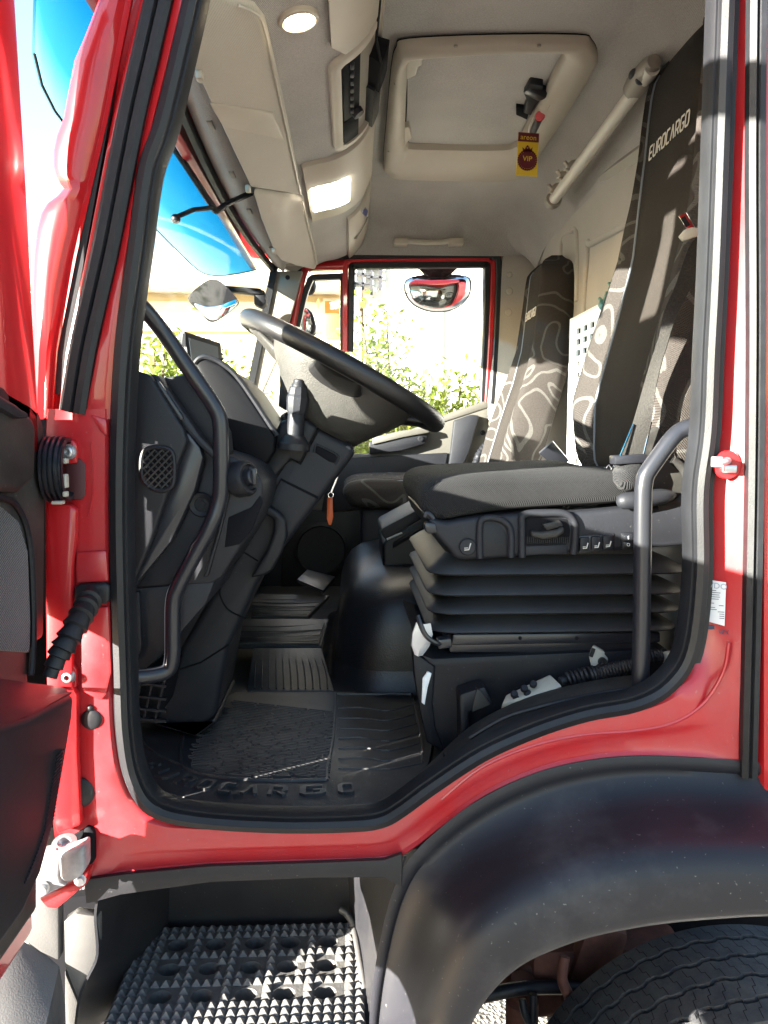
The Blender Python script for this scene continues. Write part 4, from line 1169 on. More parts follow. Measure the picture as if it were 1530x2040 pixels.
# ================================================================== DASHBOARD
ds = thing('dashboard', 'dark moulded dashboard with round side vent and instrument hood behind the wheel', 'dashboard', (-.4, 1.0, Z(-.3)))
b = B()
b.prism([V((x, .13, Z(z))) for x, z in ((-.56, .06), (-.50, .085), (-.40, .075), (-.33, .045), (-.285, .0), (-.255, -.06), (-.235, -.14), (-.25, -.2), (-.33, -.27), (-.42, -.30), (-.56, -.30))], (0, 1.82, 0), .015, 3)
obj('body', b, M['plastic'], ds)
b = B(); b.pprism([(252, 733), (266, 736), (300, 748), (366, 856), (372, 880), (352, 930), (300, 1085), (262, 1172), (250, 1180)], .085, .14, .006, 3)
obj('end_cap', b, M['plastic'], ds)
b = B(); b.pprism([(366, 858), (378, 866), (398, 892), (404, 912), (388, 975), (340, 1080), (282, 1150), (262, 1178), (300, 1090), (354, 932), (374, 880)], .10, .15, .004)
obj('end_channel', b, M['gloss_black'], ds)
b = B(); b.pprism([(296, 742), (318, 750), (352, 800), (400, 870), (455, 925), (440, 930), (398, 890), (364, 852)], .10, .16, .006)
b.pprism([(318, 752), (380, 745), (420, 800), (450, 860), (455, 905), (440, 915), (400, 868)], .135, .2, .006)
obj('demister_cover', b, M['plastic2'], ds)
b = B(); b.pprism([(306, 752), (318, 760), (362, 826), (366, 836), (356, 838), (312, 770)], .094, .12, .003)
obj('demister_slot', b, M['gloss_black'], ds)
# side vent: oval ring with diagonal mesh
b = B()
ov = [P(u, v, .083) for u, v in [(296, 893), (330, 893), (345, 908), (346, 955), (338, 972), (318, 977), (296, 968), (283, 948), (283, 910)]]
ovs = smooth(ov, 5, True)
b.tube(ovs, .004, 8, closed=True)
vt = obj('air_vent', b, M['plastic'], ds)
b = B(); b.prism(ovs, (0, .004, 0)); obj('vent_throat', b, M['deep'], vt)
b = B()
def inside(u, v): return ((u - 315) / 30.0) ** 4 + ((v - 934) / 40.0) ** 4 < 1
for k in range(-8, 9):
    for sg in (1, -1):
        pts = []
        for s_ in range(-60, 61, 3):
            u, v = 315 + s_ * .70, 934 + sg * s_ * .72 + k * 15
            if inside(u, v): pts.append(P(u, v, .080 + (.001 if sg > 0 else 0)))
        if len(pts) > 2: b.tube([pts[0], pts[-1]], .0015, 5)
obj('vent_mesh', b, M['plastic_dusty'], vt)
b = B(); b.pprism([(376, 886), (400, 890), (440, 903), (470, 912), (505, 930), (524, 962), (522, 1000), (505, 1050), (482, 1085), (442, 1150), (420, 1164), (266, 1172), (300, 1120), (352, 1055), (392, 975), (408, 915)], .125, .9, .012, 3)
obj('knee_panel', b, M['plastic2'], ds)
b = B(); b.pprism([(446, 960), (458, 985), (440, 1060), (415, 1148), (404, 1152), (432, 1060), (444, 1000)], .118, .16, .003); obj('panel_strip', b, M['plastic'], ds)
b = B(); b.lathe(P(402, 1005, .124), (-.1, -1, 0), [(.021, 0), (.021, .002), (.019, .004), (.012, .002), (.011, -.003), (.006, -.003), (.006, .002), (0, .002)], 28); obj('screw_cover', b, M['plastic'], ds)
b = B(); c = P(492, 952, .118)
b.lathe(c, (.86, -.48, .18), [(.030, -.02), (.030, .0), (.026, .006), (.022, .006), (.021, .002), (0, .002)], 32)
sw = obj('light_switch', b, M['plastic'], ds)
b = B(); b.lathe(c + V((.86, -.48, .18)).normalized() * .002, (.86, -.48, .18), [(.014, 0), (.013, .010), (.011, .012), (0, .012)], 24); b.box(c + V((.86, -.48, .18)).normalized() * .015, (.008, .008, .026), bev=.002); obj('knob', b, M['gloss_black'], sw)
b = B(); b.pprism([(454, 1030), (500, 1010), (518, 985), (524, 1000), (504, 1052), (478, 1085), (446, 1092)], .1235, .13, .003); obj('ashtray_recess', b, M['deep'], ds)
# instrument hood
b = B()
b.pprism([(386, 724), (396, 716), (412, 714), (440, 726), (478, 762), (548, 868), (546, 900), (525, 932), (470, 916), (452, 862), (420, 790)], 0.305, .72, .012, 3)
obj('instrument_hood', b, M['hood_shaded'], ds)
b = B(); b.tube(smooth([P(388, 724, .307), P(398, 714, .307), P(414, 712, .307), P(442, 724, .307), P(480, 760, .307), P(552, 868, .307)], 5), .005, 8); obj('hood_edge', b, M['plastic'], ds)
b = B(); b.pprism([(470, 764), (492, 770), (520, 790), (560, 836), (590, 884), (568, 905), (548, 890)], .73, 1.25, .008); cp = obj('centre_fascia', b, M['silver'], ds)
for (u, v) in ((508, 792), (527, 812), (541, 838), (556, 866)):
    b = B(); q = P(u, v, .726); b.box(q, (.024, .006, .03), Euler((0, .75, 0)), bev=.002); obj('switch', b, M['plastic'], cp)
    b = B(); b.box(q + V((0, -.004, 0)), (.016, .002, .02), Euler((0, .75, 0))); obj('switch_symbol', b, M['ink_pale'], cp)
b = B(); b.lathe(P(573, 838, .74), (.5, -.8, .3), [(.02, 0), (.018, .02), (.0, .022)], 20); obj('knob', b, M['plastic'], cp)
# lower side panel with grille
b = B(); b.pprism([(250, 1170), (264, 1172), (430, 1157), (410, 1205), (360, 1262), (318, 1312), (268, 1352), (250, 1352)], .125, .5, .012)
b.pprism([(262, 1180), (278, 1178), (282, 1290), (276, 1310), (262, 1322)], .115, .14, .004)
obj('lower_panel', b, M['plastic2'], ds)
b = B(); b.pprism([(250, 1352), (330, 1350), (308, 1440), (250, 1440)], .16, .3); gb = obj('grille_backing', b, M['deep'], ds)
b = B()
for v in (1362, 1388, 1412, 1432): b.box(P(288, v, .15), (.075, .008, .004), Euler((0, .12, 0)))
for u in (272, 295, 318): b.prism([P(u + 8, 1354, .15), P(u + 12, 1354, .15), P(u - 8, 1438, .15), P(u - 12, 1438, .15)], (0, .008, 0))
obj('grille', b, M['plastic'], gb)
b = B(); b.pprism([(250, 1150), (480, 1140), (455, 1290), (425, 1430), (330, 1440), (250, 1440)], .37, .42); obj('kick_panel', b, M['plastic'], ds)
# monitor on the dash top
mo = thing('monitor', 'small black flat monitor standing on the dashboard against the windscreen', 'monitor', P(410, 745, .80))
c4 = [P(367, 659, .72), P(441, 683, .84), P(447, 752, .84), P(381, 752, .72)]
b = B(); b.prism(c4, V((-.018, .012, 0)), .004); obj('case', b, M['plastic'], mo)
c5 = [P(376, 673, .716), P(434, 691, .824), P(437, 748, .83), P(385, 745, .722)]
b = B(); b.prism(c5, V((.0005, -.001, 0))); obj('screen', b, M['screen'], mo)
b = B()
for k in range(5): b.box(P(443, 697 + 9 * k, .832), (.004, .004, .006), bev=.001)
obj('button', b, M['plastic2'], mo, kind='stuff')
b = B(); b.tube([P(408, 750, .80), P(406, 800, .80)], .012, 8); obj('stand', b, M['plastic'], mo)
b = B(); b.prism([P(362, 690, .72), P(364, 664, .72), P(369, 664, .72), P(370, 690, .72)], (0, .01, 0)); obj('bracket', b, M['plastic'], mo)

# ================================================================== STEERING COLUMN AND WHEEL
sc_ = thing('steering_column', 'black steering column shroud with tilt lever running up from the floor to the wheel', 'steering column', P(370, 1455, .46))
b = B()
b.pprism([(557, 836), (612, 831), (636, 852), (712, 893), (700, 915), (641, 992), (600, 1045), (556, 1104), (513, 1163), (454, 1292), (430, 1428), (388, 1462), (306, 1436), (325, 1351), (437, 1156), (481, 1084), (526, 1002), (524, 936)], .36, .58, .014, 3)
obj('shroud', b, M['plastic2'], sc_)
b = B(); b.pprism([(560, 838), (608, 832), (634, 852), (598, 925), (578, 915), (545, 955), (524, 975), (520, 940)], .345, .37, .008, 3); obj('switch_housing', b, M['plastic'], sc_)
b = B(); b.tube([P(u, v, .36) for u, v in ((636, 853), (598, 925), (576, 912), (546, 958), (530, 1000), (484, 1082))], .0022, 6); obj('seam', b, M['deep'], sc_)
b = B(); b.tube([P(u, v, .36) for u, v in ((634, 992), (560, 955), (540, 990), (528, 1004))], .0025, 6); obj('lower_seam', b, M['deep'], sc_)
b = B(); b.pprism([(630, 890), (634, 888), (668, 906), (672, 913), (666, 923), (655, 920), (628, 902)], .3585, .37, .003); obj('pull_slot', b, M['deep'], sc_)  # flat dark inset, the shade of the slot put into its colour
b = B(); b.tube(smooth([P(u, v, .358) for u, v in ((626, 902), (629, 888), (636, 888), (670, 905), (674, 914), (668, 925))], 4), .002, 6); obj('slot_rim', b, M['plastic'], sc_)
b = B(); b.pprism([(524, 1004), (540, 1010), (558, 1022), (570, 1036), (572, 1070), (560, 1105), (540, 1140), (524, 1148), (498, 1152), (508, 1135), (532, 1095), (544, 1058), (545, 1035), (520, 1022)], .325, .352, .007, 3); obj('tilt_lever', b, M['plastic'], sc_)
b = B(); b.tube(smooth([P(u, v, .36) for u, v in ((440, 1156), (438, 1185), (455, 1215), (490, 1232))], 4), .0018, 6)
b.tube([P(u, v, .36) for u, v in ((330, 1342), (400, 1320), (455, 1285))], .002, 6); b.tube([P(u, v, .36) for u, v in ((486, 1100), (514, 1118))], .0016, 6)
obj('panel_joint', b, M['deep'], sc_)
b = B(); b.pprism([(306, 1434), (388, 1460), (428, 1430), (433, 1438), (390, 1468), (303, 1443)], .35, .6, .004); obj('foot_boot', b, M['rubber'], sc_)
# column stalk
sk2 = thing('column_stalk', 'black twist grip stalk standing up from the column shroud, under the wheel', 'stalk', P(585, 880, .33))
a0, a1 = P(586, 884, .325), P(597, 756, .325)
ax_ = (a1 - a0); Ls = ax_.length
b = B(); b.lathe(a0, ax_, [(.031, -.012), (.031, 0), (.026, .006), (.022, .012), (.018, .016)], 28); obj('boot', b, M['rubber'], sk2)
b = B(); b.lathe(a0, ax_, [(.0165, .008), (.0165, Ls * .45), (.0155, Ls * .47)], 28); obj('shaft', b, M['plastic'], sk2)
b = B(); b.lathe(a0, ax_, [(.0165, Ls * .45), (.020, Ls * .52), (.0205, Ls * .60), (.0215, Ls * .66), (.0215, Ls * .72), (.0195, Ls * .76), (.0195, Ls * .80), (.017, Ls * .87), (.016, Ls * .88)], 10); obj('twist_grip', b, M['plastic2'], sk2, ang=20)
b = B(); b.lathe(a0, ax_, [(.0145, Ls * .86), (.014, Ls * .92), (.0115, Ls * .95), (.0115, Ls * .985), (.0095, Ls), (0, Ls)], 24); obj('end_button', b, M['plastic'], sk2)
# wheel
WC = P(684, 742, .425)
ta = radians(28.6)
n1 = V((cos(ta), 0, -sin(ta))); n2 = V((0, 1, 0)); n3 = V((-sin(ta), 0, -cos(ta)))     # in-plane, in-plane, towards the column
sw_ = thing('steering_wheel', 'large black leather steering wheel with padded hub above the column', 'steering wheel', WC + n3 * .12)
RW = .213
b = B(); b.tube([WC + (n1 * cos(2 * pi * k / 72) + n2 * sin(2 * pi * k / 72)) * RW for k in range(72)], .0185, 16, closed=True)
obj('rim', b, M['leather_black'], sw_, ang=80)
hp_ = [(.012, -.150, .165, .135), (.030, -.142, .158, .128), (.058, -.114, .140, .115), (.085, -.098, .118, .10), (.105, -.090, .102, .085), (.122, -.082, .090, .07)]
rings = []
for s_, ea, eb, wy in hp_:
    cx = (ea + eb) / 2; hx_ = (eb - ea) / 2
    ring = []
    for k in range(40):
        a = 2 * pi * k / 40
        ca, sa_ = cos(a), sin(a)
        ring.append(WC + n3 * s_ + n1 * (cx + hx_ * math.copysign(abs(ca) ** .75, ca)) + n2 * wy * math.copysign(abs(sa_) ** .75, sa_))
    rings.append(ring)
b = B(); b.loft(rings); obj('hub', b, M['leather'], sw_, ang=80)
for a in (0, 90, 180, 270):
    d = n1 * cos(radians(a)) + n2 * sin(radians(a)); tq = n1 * -sin(radians(a)) + n2 * cos(radians(a))
    wd = .045
    b = B()
    rr = []
    for rad_, s_, w_, th in ((.08, .035, wd + .02, .020), (.14, .026, wd + .008, .016), (.185, .012, wd, .012), (.212, .004, wd * 1.25, .010)):
        c = WC + d * rad_ + n3 * s_
        rr.append([c + tq * w_ * ca + n3 * th * sa_ for ca, sa_ in [(cos(2 * pi * k / 16), sin(2 * pi * k / 16)) for k in range(16)]])
    b.loft(rr); obj('spoke', b, M['leather_black'] if a != 180 else M['leather'], sw_, ang=80)
b = B(); b.lathe(WC + n3 * .118, n3, [(.05, 0), (.048, .03), (.03, .05)], 24); obj('boss', b, M['plastic'], sw_)
# ignition key with orange tag
ky = thing('key_tag', 'orange plastic key tag hanging on a ring behind the column shroud', 'key tag', P(657, 1045, .62))
b = B(); b.prism([P(652, 992, .62), P(662, 990, .62), P(664, 1030, .62), P(660, 1046, .62), P(655, 1046, .62), P(651, 1034, .62)], (0, .004, 0), .001); obj('tag', b, M['orange'], ky)
b = B(); b.tube([P(659, 988, .622) + V((.006 * cos(2 * pi * k / 12), 0, .006 * sin(2 * pi * k / 12) + .002)) for k in range(12)], .0008, 6, closed=True); b.tube([P(660, 980, .622), P(672, 950, .622), P(668, 930, .622)], .003, 6); obj('ring', b, M['chrome'], ky)

# ================================================================== GRAB RAILS
def rail(name, label, pts, y, r, ends=None):
    p = smooth([P(u, v, yy) for u, v, yy in pts], 5)
    bb = B(); bb.tube(p, r, 16)
    return obj(name, bb, M['gloss_black'], label=label, cat='grab rail', group='grab rails at the door opening')
rail('grab_rail', 'bent black grab rail down the front door post beside the dashboard',
     [(262, 596, .075), (285, 614, .085), (320, 655, .10), (360, 712, .105), (402, 772, .105), (428, 812, .105), (438, 838, .105), (440, 880, .105), (440, 960, .105), (436, 1000, .105), (420, 1045, .10), (385, 1110, .10), (355, 1168, .10), (345, 1200, .10), (344, 1260, .10), (343, 1310, .10), (334, 1335, .10), (305, 1345, .09), (255, 1350, .07)], 0, .0128)
rail('grab_rail', 'bent black grab rail standing in front of the driver seat bellows',
     [(1420, 848, .045), (1385, 850, .055), (1358, 858, .06), (1338, 875, .06), (1310, 912, .06), (1288, 945, .06), (1283, 965, .06), (1281, 1000, .06), (1279, 1180, .06), (1276, 1340, .06), (1275, 1385, .06)], 0, .0142)
b = B()
lo_ = smooth([V((u, v, 0)) for u, v in ((752, 1622), (800, 1592), (860, 1546), (960, 1480), (1065, 1432), (1165, 1399), (1262, 1380), (1300, 1372))], 4)
up_ = smooth([V((u, v, 0)) for u, v in ((770, 1596), (812, 1560), (862, 1515), (940, 1444), (1044, 1392), (1150, 1362), (1244, 1346), (1280, 1345))], 4)
b.sheet([[P(a.x, a.y + 8, .04), P(a.x, a.y, .045), P(a.x * .8 + c.x * .2, a.y * .8 + c.y * .2, .058), P(a.x * .45 + c.x * .55, a.y * .45 + c.y * .55, .075), P(a.x * .12 + c.x * .88, a.y * .12 + c.y * .88, .10), P(c.x, c.y, .118), P(c.x, c.y + 14, .122), P(c.x, c.y + 80, .125)] for a, c in zip(lo_, up_)], -.004)
obj('sill_trim_cover', b, M['plastic_dusty'], T)
b = B(); b.tube(smooth([P(u, v, .043) for u, v in ((935, 1470), (1000, 1432), (1060, 1412), (1160, 1388), (1250, 1372))], 5), .004, 8)
b.tube([P(u, v, .043) for u, v in ((884, 1500), (890, 1530))], .002, 6)
obj('sill_seam', b, M['plastic'], T)

# ================================================================== OVERHEAD: visors, console, hatch, rails, mirror
FP = [(-.155, .655), (-.10, .675), (-.045, .688), (.0, .712), (.032, .748), (.052, .80), (.060, .872)]      # console skin in x, z
fps = smooth([V((x, z, 0)) for x, z in FP], 4)
acc = [0]
for a, c in zip(fps, fps[1:]): acc.append(acc[-1] + (c - a).length)
def skin(y, t, out=0.0):
    s_ = t * acc[-1]
    for i in range(len(fps) - 1):
        if s_ <= acc[i + 1] or i == len(fps) - 2:
            f = (s_ - acc[i]) / max(1e-9, acc[i + 1] - acc[i]); p = fps[i].lerp(fps[i + 1], f); d = (fps[i + 1] - fps[i]).normalized(); break
    return V((p.x + d.y * out, y, Z(p.y) - d.x * out))
def skin_hit(u, v, out=0.0):
    """where the sight line meets the console skin -> (y, t)"""
    d = ray(u, v); best = None
    for i in range(len(fps) - 1):
        a, c = fps[i], fps[i + 1]
        # line in xz: CAM.xz + k*d.xz ; segment a->c
        ax, az = a.x, Z(a.y); ex, ez = c.x - a.x, c.y - a.y
        det = d.x * -ez + ex * d.z
        if abs(det) < 1e-9: continue
        k = ((ax - CAM.x) * -ez + ex * (az - CAM.z)) / det
        s_ = (d.x * (az - CAM.z) - d.z * (ax - CAM.x)) / det
        if -.02 <= s_ <= 1.02 and k > 0:
            y = CAM.y + d.y * k
            if best is None or y < best[0]: best = (y, (acc[i] + s_ * (acc[i + 1] - acc[i])) / acc[-1])
    return best
oc = thing('overhead_console', 'cloth covered overhead console above the windscreen with radio slots and a lid', 'console', (-.05, 1.0, Z(.66)))
b = B()
rows = [[skin(y, t / 20) for t in range(21)] for y in [.05 + 1.91 * k / 30 for k in range(31)]]
b.sheet(rows, -.006)
obj('cloth_skin', b, M['lining'], oc, ang=70)
for yq in (.05, 1.955):
    b = B(); b.prism([skin(yq, t / 20) for t in range(21)] + [V((-.3, yq, Z(.88))), V((-.31, yq, Z(.66)))], (0, .006, 0)); obj('end_panel', b, M['tan'], oc)
# header strip between windscreen and visors
b = B(); b.sheet([[V((wsx(y, 0) + .006, y, Z(.655))), V((wsx(y, 0) + .035, y, Z(.635))), V((-.262, y, Z(.640))), V((-.255, y, Z(.66))), V((-.15, y, Z(.70)))] for y in [.05 + 1.92 * k / 20 for k in range(21)]], -.005)
obj('header_strip', b, M['lining'], oc, ang=70)
for (u, v) in ((420, 248), (463, 347), (497, 420), (540, 495)):
    q = PZ(u, v, Z(.637)); b = B(); b.box(q, (.012, .045, .008), bev=.002); obj('clip_slot', b, M['tan_dark'], oc)

def patch(name, px, mm, out, thick, parent, bev=.002, label=None):
    hs = [skin_hit(u, v) for u, v in px]
    bb = B()
    # cut the patch into strips along t so that it follows the curved skin
    top = [skin(y, t, out) for y, t in hs]
    bot = [skin(y, t, out - thick) for y, t in hs]
    t_ = bmesh.new()
    a = [t_.verts.new(p) for p in top]; c = [t_.verts.new(p) for p in bot]
    t_.faces.new(a); t_.faces.new(list(reversed(c)))
    for i in range(len(a)):
        j = (i + 1) % len(a); t_.faces.new((a[i], c[i], c[j], a[j]))
    bmesh.ops.recalc_face_normals(t_, faces=t_.faces)
    bb.merge(t_)
    return obj(name, bb, M[mm], parent, label)
def band(name, y0, y1, t0, t1, mm, out, thick, parent, n=10, label=None):
    bb = B()
    rw = []
    for k in range(n + 1):
        t = t0 + (t1 - t0) * k / n
        rw.append([skin(y0, t, out - thick), skin(y0, t, out - .002), skin(y0 + .002, t, out), skin(y1 - .002, t, out), skin(y1, t, out - .002), skin(y1, t, out - thick)])
    bb.loft(rw, True, True)
    return obj(name, bb, M[mm], parent, label, ang=50)
def frame(name, y0, y1, t0, t1, wd, mm, out, parent):
    bb = B(); c0, c1 = (y0 + y1) / 2, (t0 + t1) / 2
    k = acc[-1]
    def rr(y0, y1, t0, t1, r, o):
        pts = []
        for cy, ct, a0 in ((y1 - r, t1 - r / k, 0), (y0 + r, t1 - r / k, 90), (y0 + r, t0 + r / k, 180), (y1 - r, t0 + r / k, 270)):
            for q in range(6):
                a = radians(a0 + 18 * q); pts.append((cy + r * cos(a), ct + r / k * sin(a)))
        # subdivide long sides
        out_ = []
        for i, p in enumerate(pts):
            n_ = pts[(i + 1) % len(pts)]; out_.append(p)
            if abs(n_[1] - p[1]) * k > .03 or abs(n_[0] - p[0]) > .05:
                for q in range(1, 8): out_.append((p[0] + (n_[0] - p[0]) * q / 8, p[1] + (n_[1] - p[1]) * q / 8))
        return [skin(y, t, o) for y, t in out_]
    R0 = [rr(y0, y1, t0, t1, .03, -.004), rr(y0 + .001, y1 - .001, t0 + .001 / k, t1 - .001 / k, .03, out - .002), rr(y0 + .003, y1 - .003, t0 + .003 / k, t1 - .003 / k, .028, out),
          rr(y0 + wd, y1 - wd, t0 + wd / k, t1 - wd / k, .014, out), rr(y0 + wd + .002, y1 - wd - .002, t0 + (wd + .002) / k, t1 - (wd + .002) / k, .012, -.003)]
    bb.loft(R0, True, False)
    return obj(name, bb, M[mm], parent, ang=50)
fa = skin_hit(652, 120); fb = skin_hit(668, 296)
f1 = frame('radio_frame', fa[0], fb[0], fa[1], .86, .022, 'tan', .012, oc)
b = B()
yA, yB = fa[0] + .024, fb[0] - .024
band('radio_recess', yA - .005, yB + .005, fa[1] + .07, .80, 'tan_dark', .002, .01, f1)
r1 = band('radio', yA, yA + (yB - yA) * .66, fa[1] + .075, fa[1] + .19, 'deep', .010, .02, f1)
r2 = band('tachograph', yA + (yB - yA) * .68, yB, fa[1] + .075, fa[1] + .19, 'deep', .009, .02, f1)
for k in range(7):
    q = skin(yA + .02 + k * .034, fa[1] + .13, .012); b = B(); b.box(q, (.008, .02, .008), bev=.002); obj('key', b, M['plastic2'], f1)
q = skin(yA + (yB - yA) * .60, fa[1] + .16, .012); b = B(); b.lathe(q, (.6, 0, -.8), [(.014, 0), (.013, .012), (0, .013)], 20); obj('volume_knob', b, M['plastic'], f1)
# two-way radio hanging from the console edge
cb = thing('two_way_radio', 'black box radio clipped under the console edge beside the radio slot', 'radio', P(732, 200, .62))
h0, h1, h2 = skin_hit(734, 110), skin_hit(732, 165), skin_hit(728, 240)
band('case', h1[0], h2[0], h2[1] - .02, h2[1] + .09, 'plastic', .022, .03, cb, 4)
band('microphone', h0[0], h1[0] + .01, h2[1] + .0, h2[1] + .12, 'deep', .030, .036, cb, 4)
b = B(); b.tube([skin(h0[0] + .01, h0[1], .03), skin(h0[0] - .06, h0[1] + .02, .012), skin(.2, h0[1] + .05, .012)], .003, 6); obj('lead', b, M['deep'], cb)
# reading lamp module
la = skin_hit(596, 328); lb = skin_hit(616, 436)
lm = band('lamp_module', la[0], lb[0], .10, .80, 'tan', .012, .02, oc, 14)
lc, ld = skin_hit(616, 368), skin_hit(627, 412)
band('lamp_lens', lc[0], ld[0], lc[1], skin_hit(690, 362)[1], 'lampw', .016, .01, lm)
ca_, cb_ = skin_hit(676, 440), skin_hit(688, 512)
ld_ = band('lid', ca_[0], cb_[0], .44, .97, 'tan', .012, .02, oc, 14)
q0, q1 = skin_hit(703, 468), skin_hit(725, 428)
b = B(); b.tube([skin(q0[0], q0[1] - .01, .012), skin(q0[0], q0[1], .017), skin(q1[0], q1[1], .017), skin(q1[0], q1[1] + .01, .012)], .004, 8); obj('lid_handle', b, M['tan_dark'], ld_)
b = B()
for k in range(9):
    y = ca_[0] + .035 + k * .036
    if k in (1, 2, 3, 4): continue
    q = skin(y, .60 + .022 * k, .0135); b.box(q, (.003, .024, .005), Euler((0, -.6, 0)))
obj('print_line', b, M['ink_pale'], ld_)
b = B(); b.loft([[skin(ca_[0] + .06, .60, .0126), skin(ca_[0] + .06, .66, .0126), skin(ca_[0] + .06, .66, .0136), skin(ca_[0] + .06, .60, .0136)], [skin(ca_[0] + .20, .68, .0126), skin(ca_[0] + .20, .74, .0126), skin(ca_[0] + .20, .74, .0136), skin(ca_[0] + .20, .68, .0136)]]); obj('sticker', b, M['blue_sticker'], ld_)
sa_, sb_ = skin_hit(648, 70) or (.3, .4), None
b = B(); rows = []
yq0, yq1 = .14, fa[0] - .012
for k in range(9):
    t = .36 + .6 * k / 8
    rows.append([skin(yq0, t, .0), skin(yq0 + .004, t, .012), skin(yq1 - .004 - .05 * (k < 1), t, .012), skin(yq1 - .05 * (k < 1), t, .0)])
b.sheet(rows, .004); obj('front_cover', b, M['tan'], oc, ang=50)
# round dome lamp
hl = skin_hit(594, 34)
dl = thing('dome_lamp', 'lit round cream dome lamp in the cloth above the driver visor', 'lamp', skin(hl[0], hl[1]))
q = skin(hl[0], hl[1]); nn = (skin(hl[0], hl[1], 1) - q).normalized()
b = B(); b.lathe(q, nn, [(.034, -.004), (.0345, .004), (.033, .008), (.028, .010), (.0245, .007), (.0235, .003)], 40); obj('bezel', b, M['tan'], dl)
b = B(); b.lathe(q, nn, [(.0235, .002), (.022, .007), (.015, .011), (0, .013)], 32); obj('diffuser', b, M['lamp'], dl)

# sun visors: two padded cloth boards hinged at the windscreen header
vs = thing('sun_visor', 'nearer beige cloth sun visor, the long one folded up over the driver place', 'sun visor', (-.2, .6, Z(.62)), 'sun visors above the windscreen')
def visor(root, pts, nm, y):
    bb = B()
    q = smooth(pts, 4, True) if False else pts
    bb.prism(q, V((.009, 0, .016)), .007, 3)
    return obj(nm, bb, M['visor_cloth'], root)
def vz(u, v):                                   # visor plane: hinge at x=-.262 z=.610, rear edge x=-.165 z=.652
    d = ray(u, v); n_ = V((.042, 0, -.097)).normalized(); o = V((-.262, 0, Z(.597)))
    return CAM + d * ((o - CAM).dot(n_) / d.dot(n_))
near_v = [(372, -70), (455, -75), (500, 30), (528, 72), (556, 200), (597, 388), (594, 393), (500, 372), (492, 360), (395, 170), (381, 133), (368, 120), (372, 40)]
visor(vs, [vz(u, v) for u, v in [(345, -60), (400, -16), (470, 8), (500, 22), (520, 48), (556, 200), (597, 389), (498, 374), (383, 132), (360, 60)]], 'board', 0)
b = B(); b.tube([vz(u, v) + V((.003, 0, -.001)) for u, v in smooth([V((q[0], q[1], 0)) for q in ((470, 9), (500, 23), (521, 50), (556, 200), (597, 387))], 4) and [(p.x, p.y) for p in smooth([V((q[0], q[1], 0)) for q in ((470, 9), (500, 23), (521, 50), (556, 200), (597, 387))], 4)]], .0022, 8); obj('edge_bead', b, M['tan'], vs)
b = B(); b.prism([vz(u, v) + V((-.002, 0, -.0045)) for u, v in [(420, 203), (545, 222), (566, 275), (446, 248)]], V((.002, 0, .006)), .002); obj('label_band', b, M['tan'], vs)
for (u, v) in ((398, 146), (494, 373)):
    b = B(); b.box(vz(u, v) + V((0, .0, -.004)), (.012, .02, .016), bev=.003); obj('clip', b, M['tan'], vs)
vs2 = thing('sun_visor', 'farther beige cloth sun visor ending above the far front pillar', 'sun visor', (-.2, 1.5, Z(.62)), 'sun visors above the windscreen')
b = B(); b.tube([vz(u, v) + V((.003, 0, -.001)) for u, v in ((600, 400), (613, 452), (631, 526))], .0022, 8); obj('edge_bead', b, M['tan'], vs2)
visor(vs2, [vz(u, v) for u, v in [(503, 384), (599, 398), (612, 452), (630, 528), (626, 538), (590, 530), (560, 520), (547, 505), (520, 440)]], 'board', 0)
b = B(); b.box(vz(545, 497) + V((0, .0, -.004)), (.012, .02, .016), bev=.003); obj('clip', b, M['tan'], vs2)
for (u, v, l) in ((455, 300, 0), ):
    pass

# roof hatch
HZ = Z(.872)
ht = thing('roof_hatch', 'square roof hatch with rounded cream frame and cloth lid in the cab roof', 'roof hatch', (.25, 1.2, HZ))
oh = [(812, 76), (980, 68), (1150, 68), (1178, 78), (1190, 104), (1180, 130), (1110, 245), (1055, 330), (1040, 345), (1000, 352), (900, 350), (800, 347), (775, 338), (764, 318), (770, 240), (780, 130), (790, 92)]
mh = [(822, 84), (980, 77), (1135, 76), (1160, 88), (1166, 106), (1158, 128), (1090, 240), (1040, 318), (1022, 332), (996, 338), (900, 337), (806, 333), (786, 324), (778, 308), (784, 240), (794, 135), (803, 98)]
ih = [(840, 108), (980, 96), (1105, 94), (1120, 98), (1124, 108), (1118, 122), (1070, 215), (1035, 284), (1026, 294), (1000, 300), (900, 300), (822, 298), (812, 294), (806, 284), (808, 220), (812, 132), (820, 114)]
def clos(px, z): return smooth([PZ(u, v, z) for u, v in px], 4, True)
b = B()
ro, rm_, ri = clos(oh, HZ), clos(mh, HZ - .028), clos(ih, HZ - .012)
ri2 = [p + V((0, 0, .066)) for p in ri]
ro2 = [p + V((0, 0, -.018)) for p in ro]
rgs = [ro, ro2]
for f in (.12, .3, .5, .7, .88): rgs.append([V((p.x, p.y, HZ - .018 - .016 * sin(pi * f))) for p in [p.lerp(q, f) for p, q in zip(ro, ri)]])
rgs += [ri, [p + V((0, 0, .012)) for p in ri], [p + V((0, 0, .078)) for p in ri]]
b.loft(rgs, True, False)
obj('frame', b, M['tan'], ht, ang=60)
b = B(); b.prism([V((p.x, p.y, HZ + .064)) + (V((p.x, p.y, 0)) - V((.27, 1.25, 0))) * .06 for p in clos(ih, HZ - .012)], (0, 0, .01)); obj('lid', b, M['hatch_cloth'], ht)
b = B(); b.tube([V((p.x, p.y, HZ + .016)) + (V((p.x, p.y, 0)) - V((.27, 1.25, 0))) * -.022 for p in clos(ih, HZ - .012)] , .009, 8, closed=True)
b.tube([V((p.x, p.y, HZ)) for p in clos(oh, HZ)], .0015, 6, closed=True); obj('gasket_and_shadow_line', b, M['deep'], ht)  # outer thin tube is a dark shadow line round the frame
b = B()
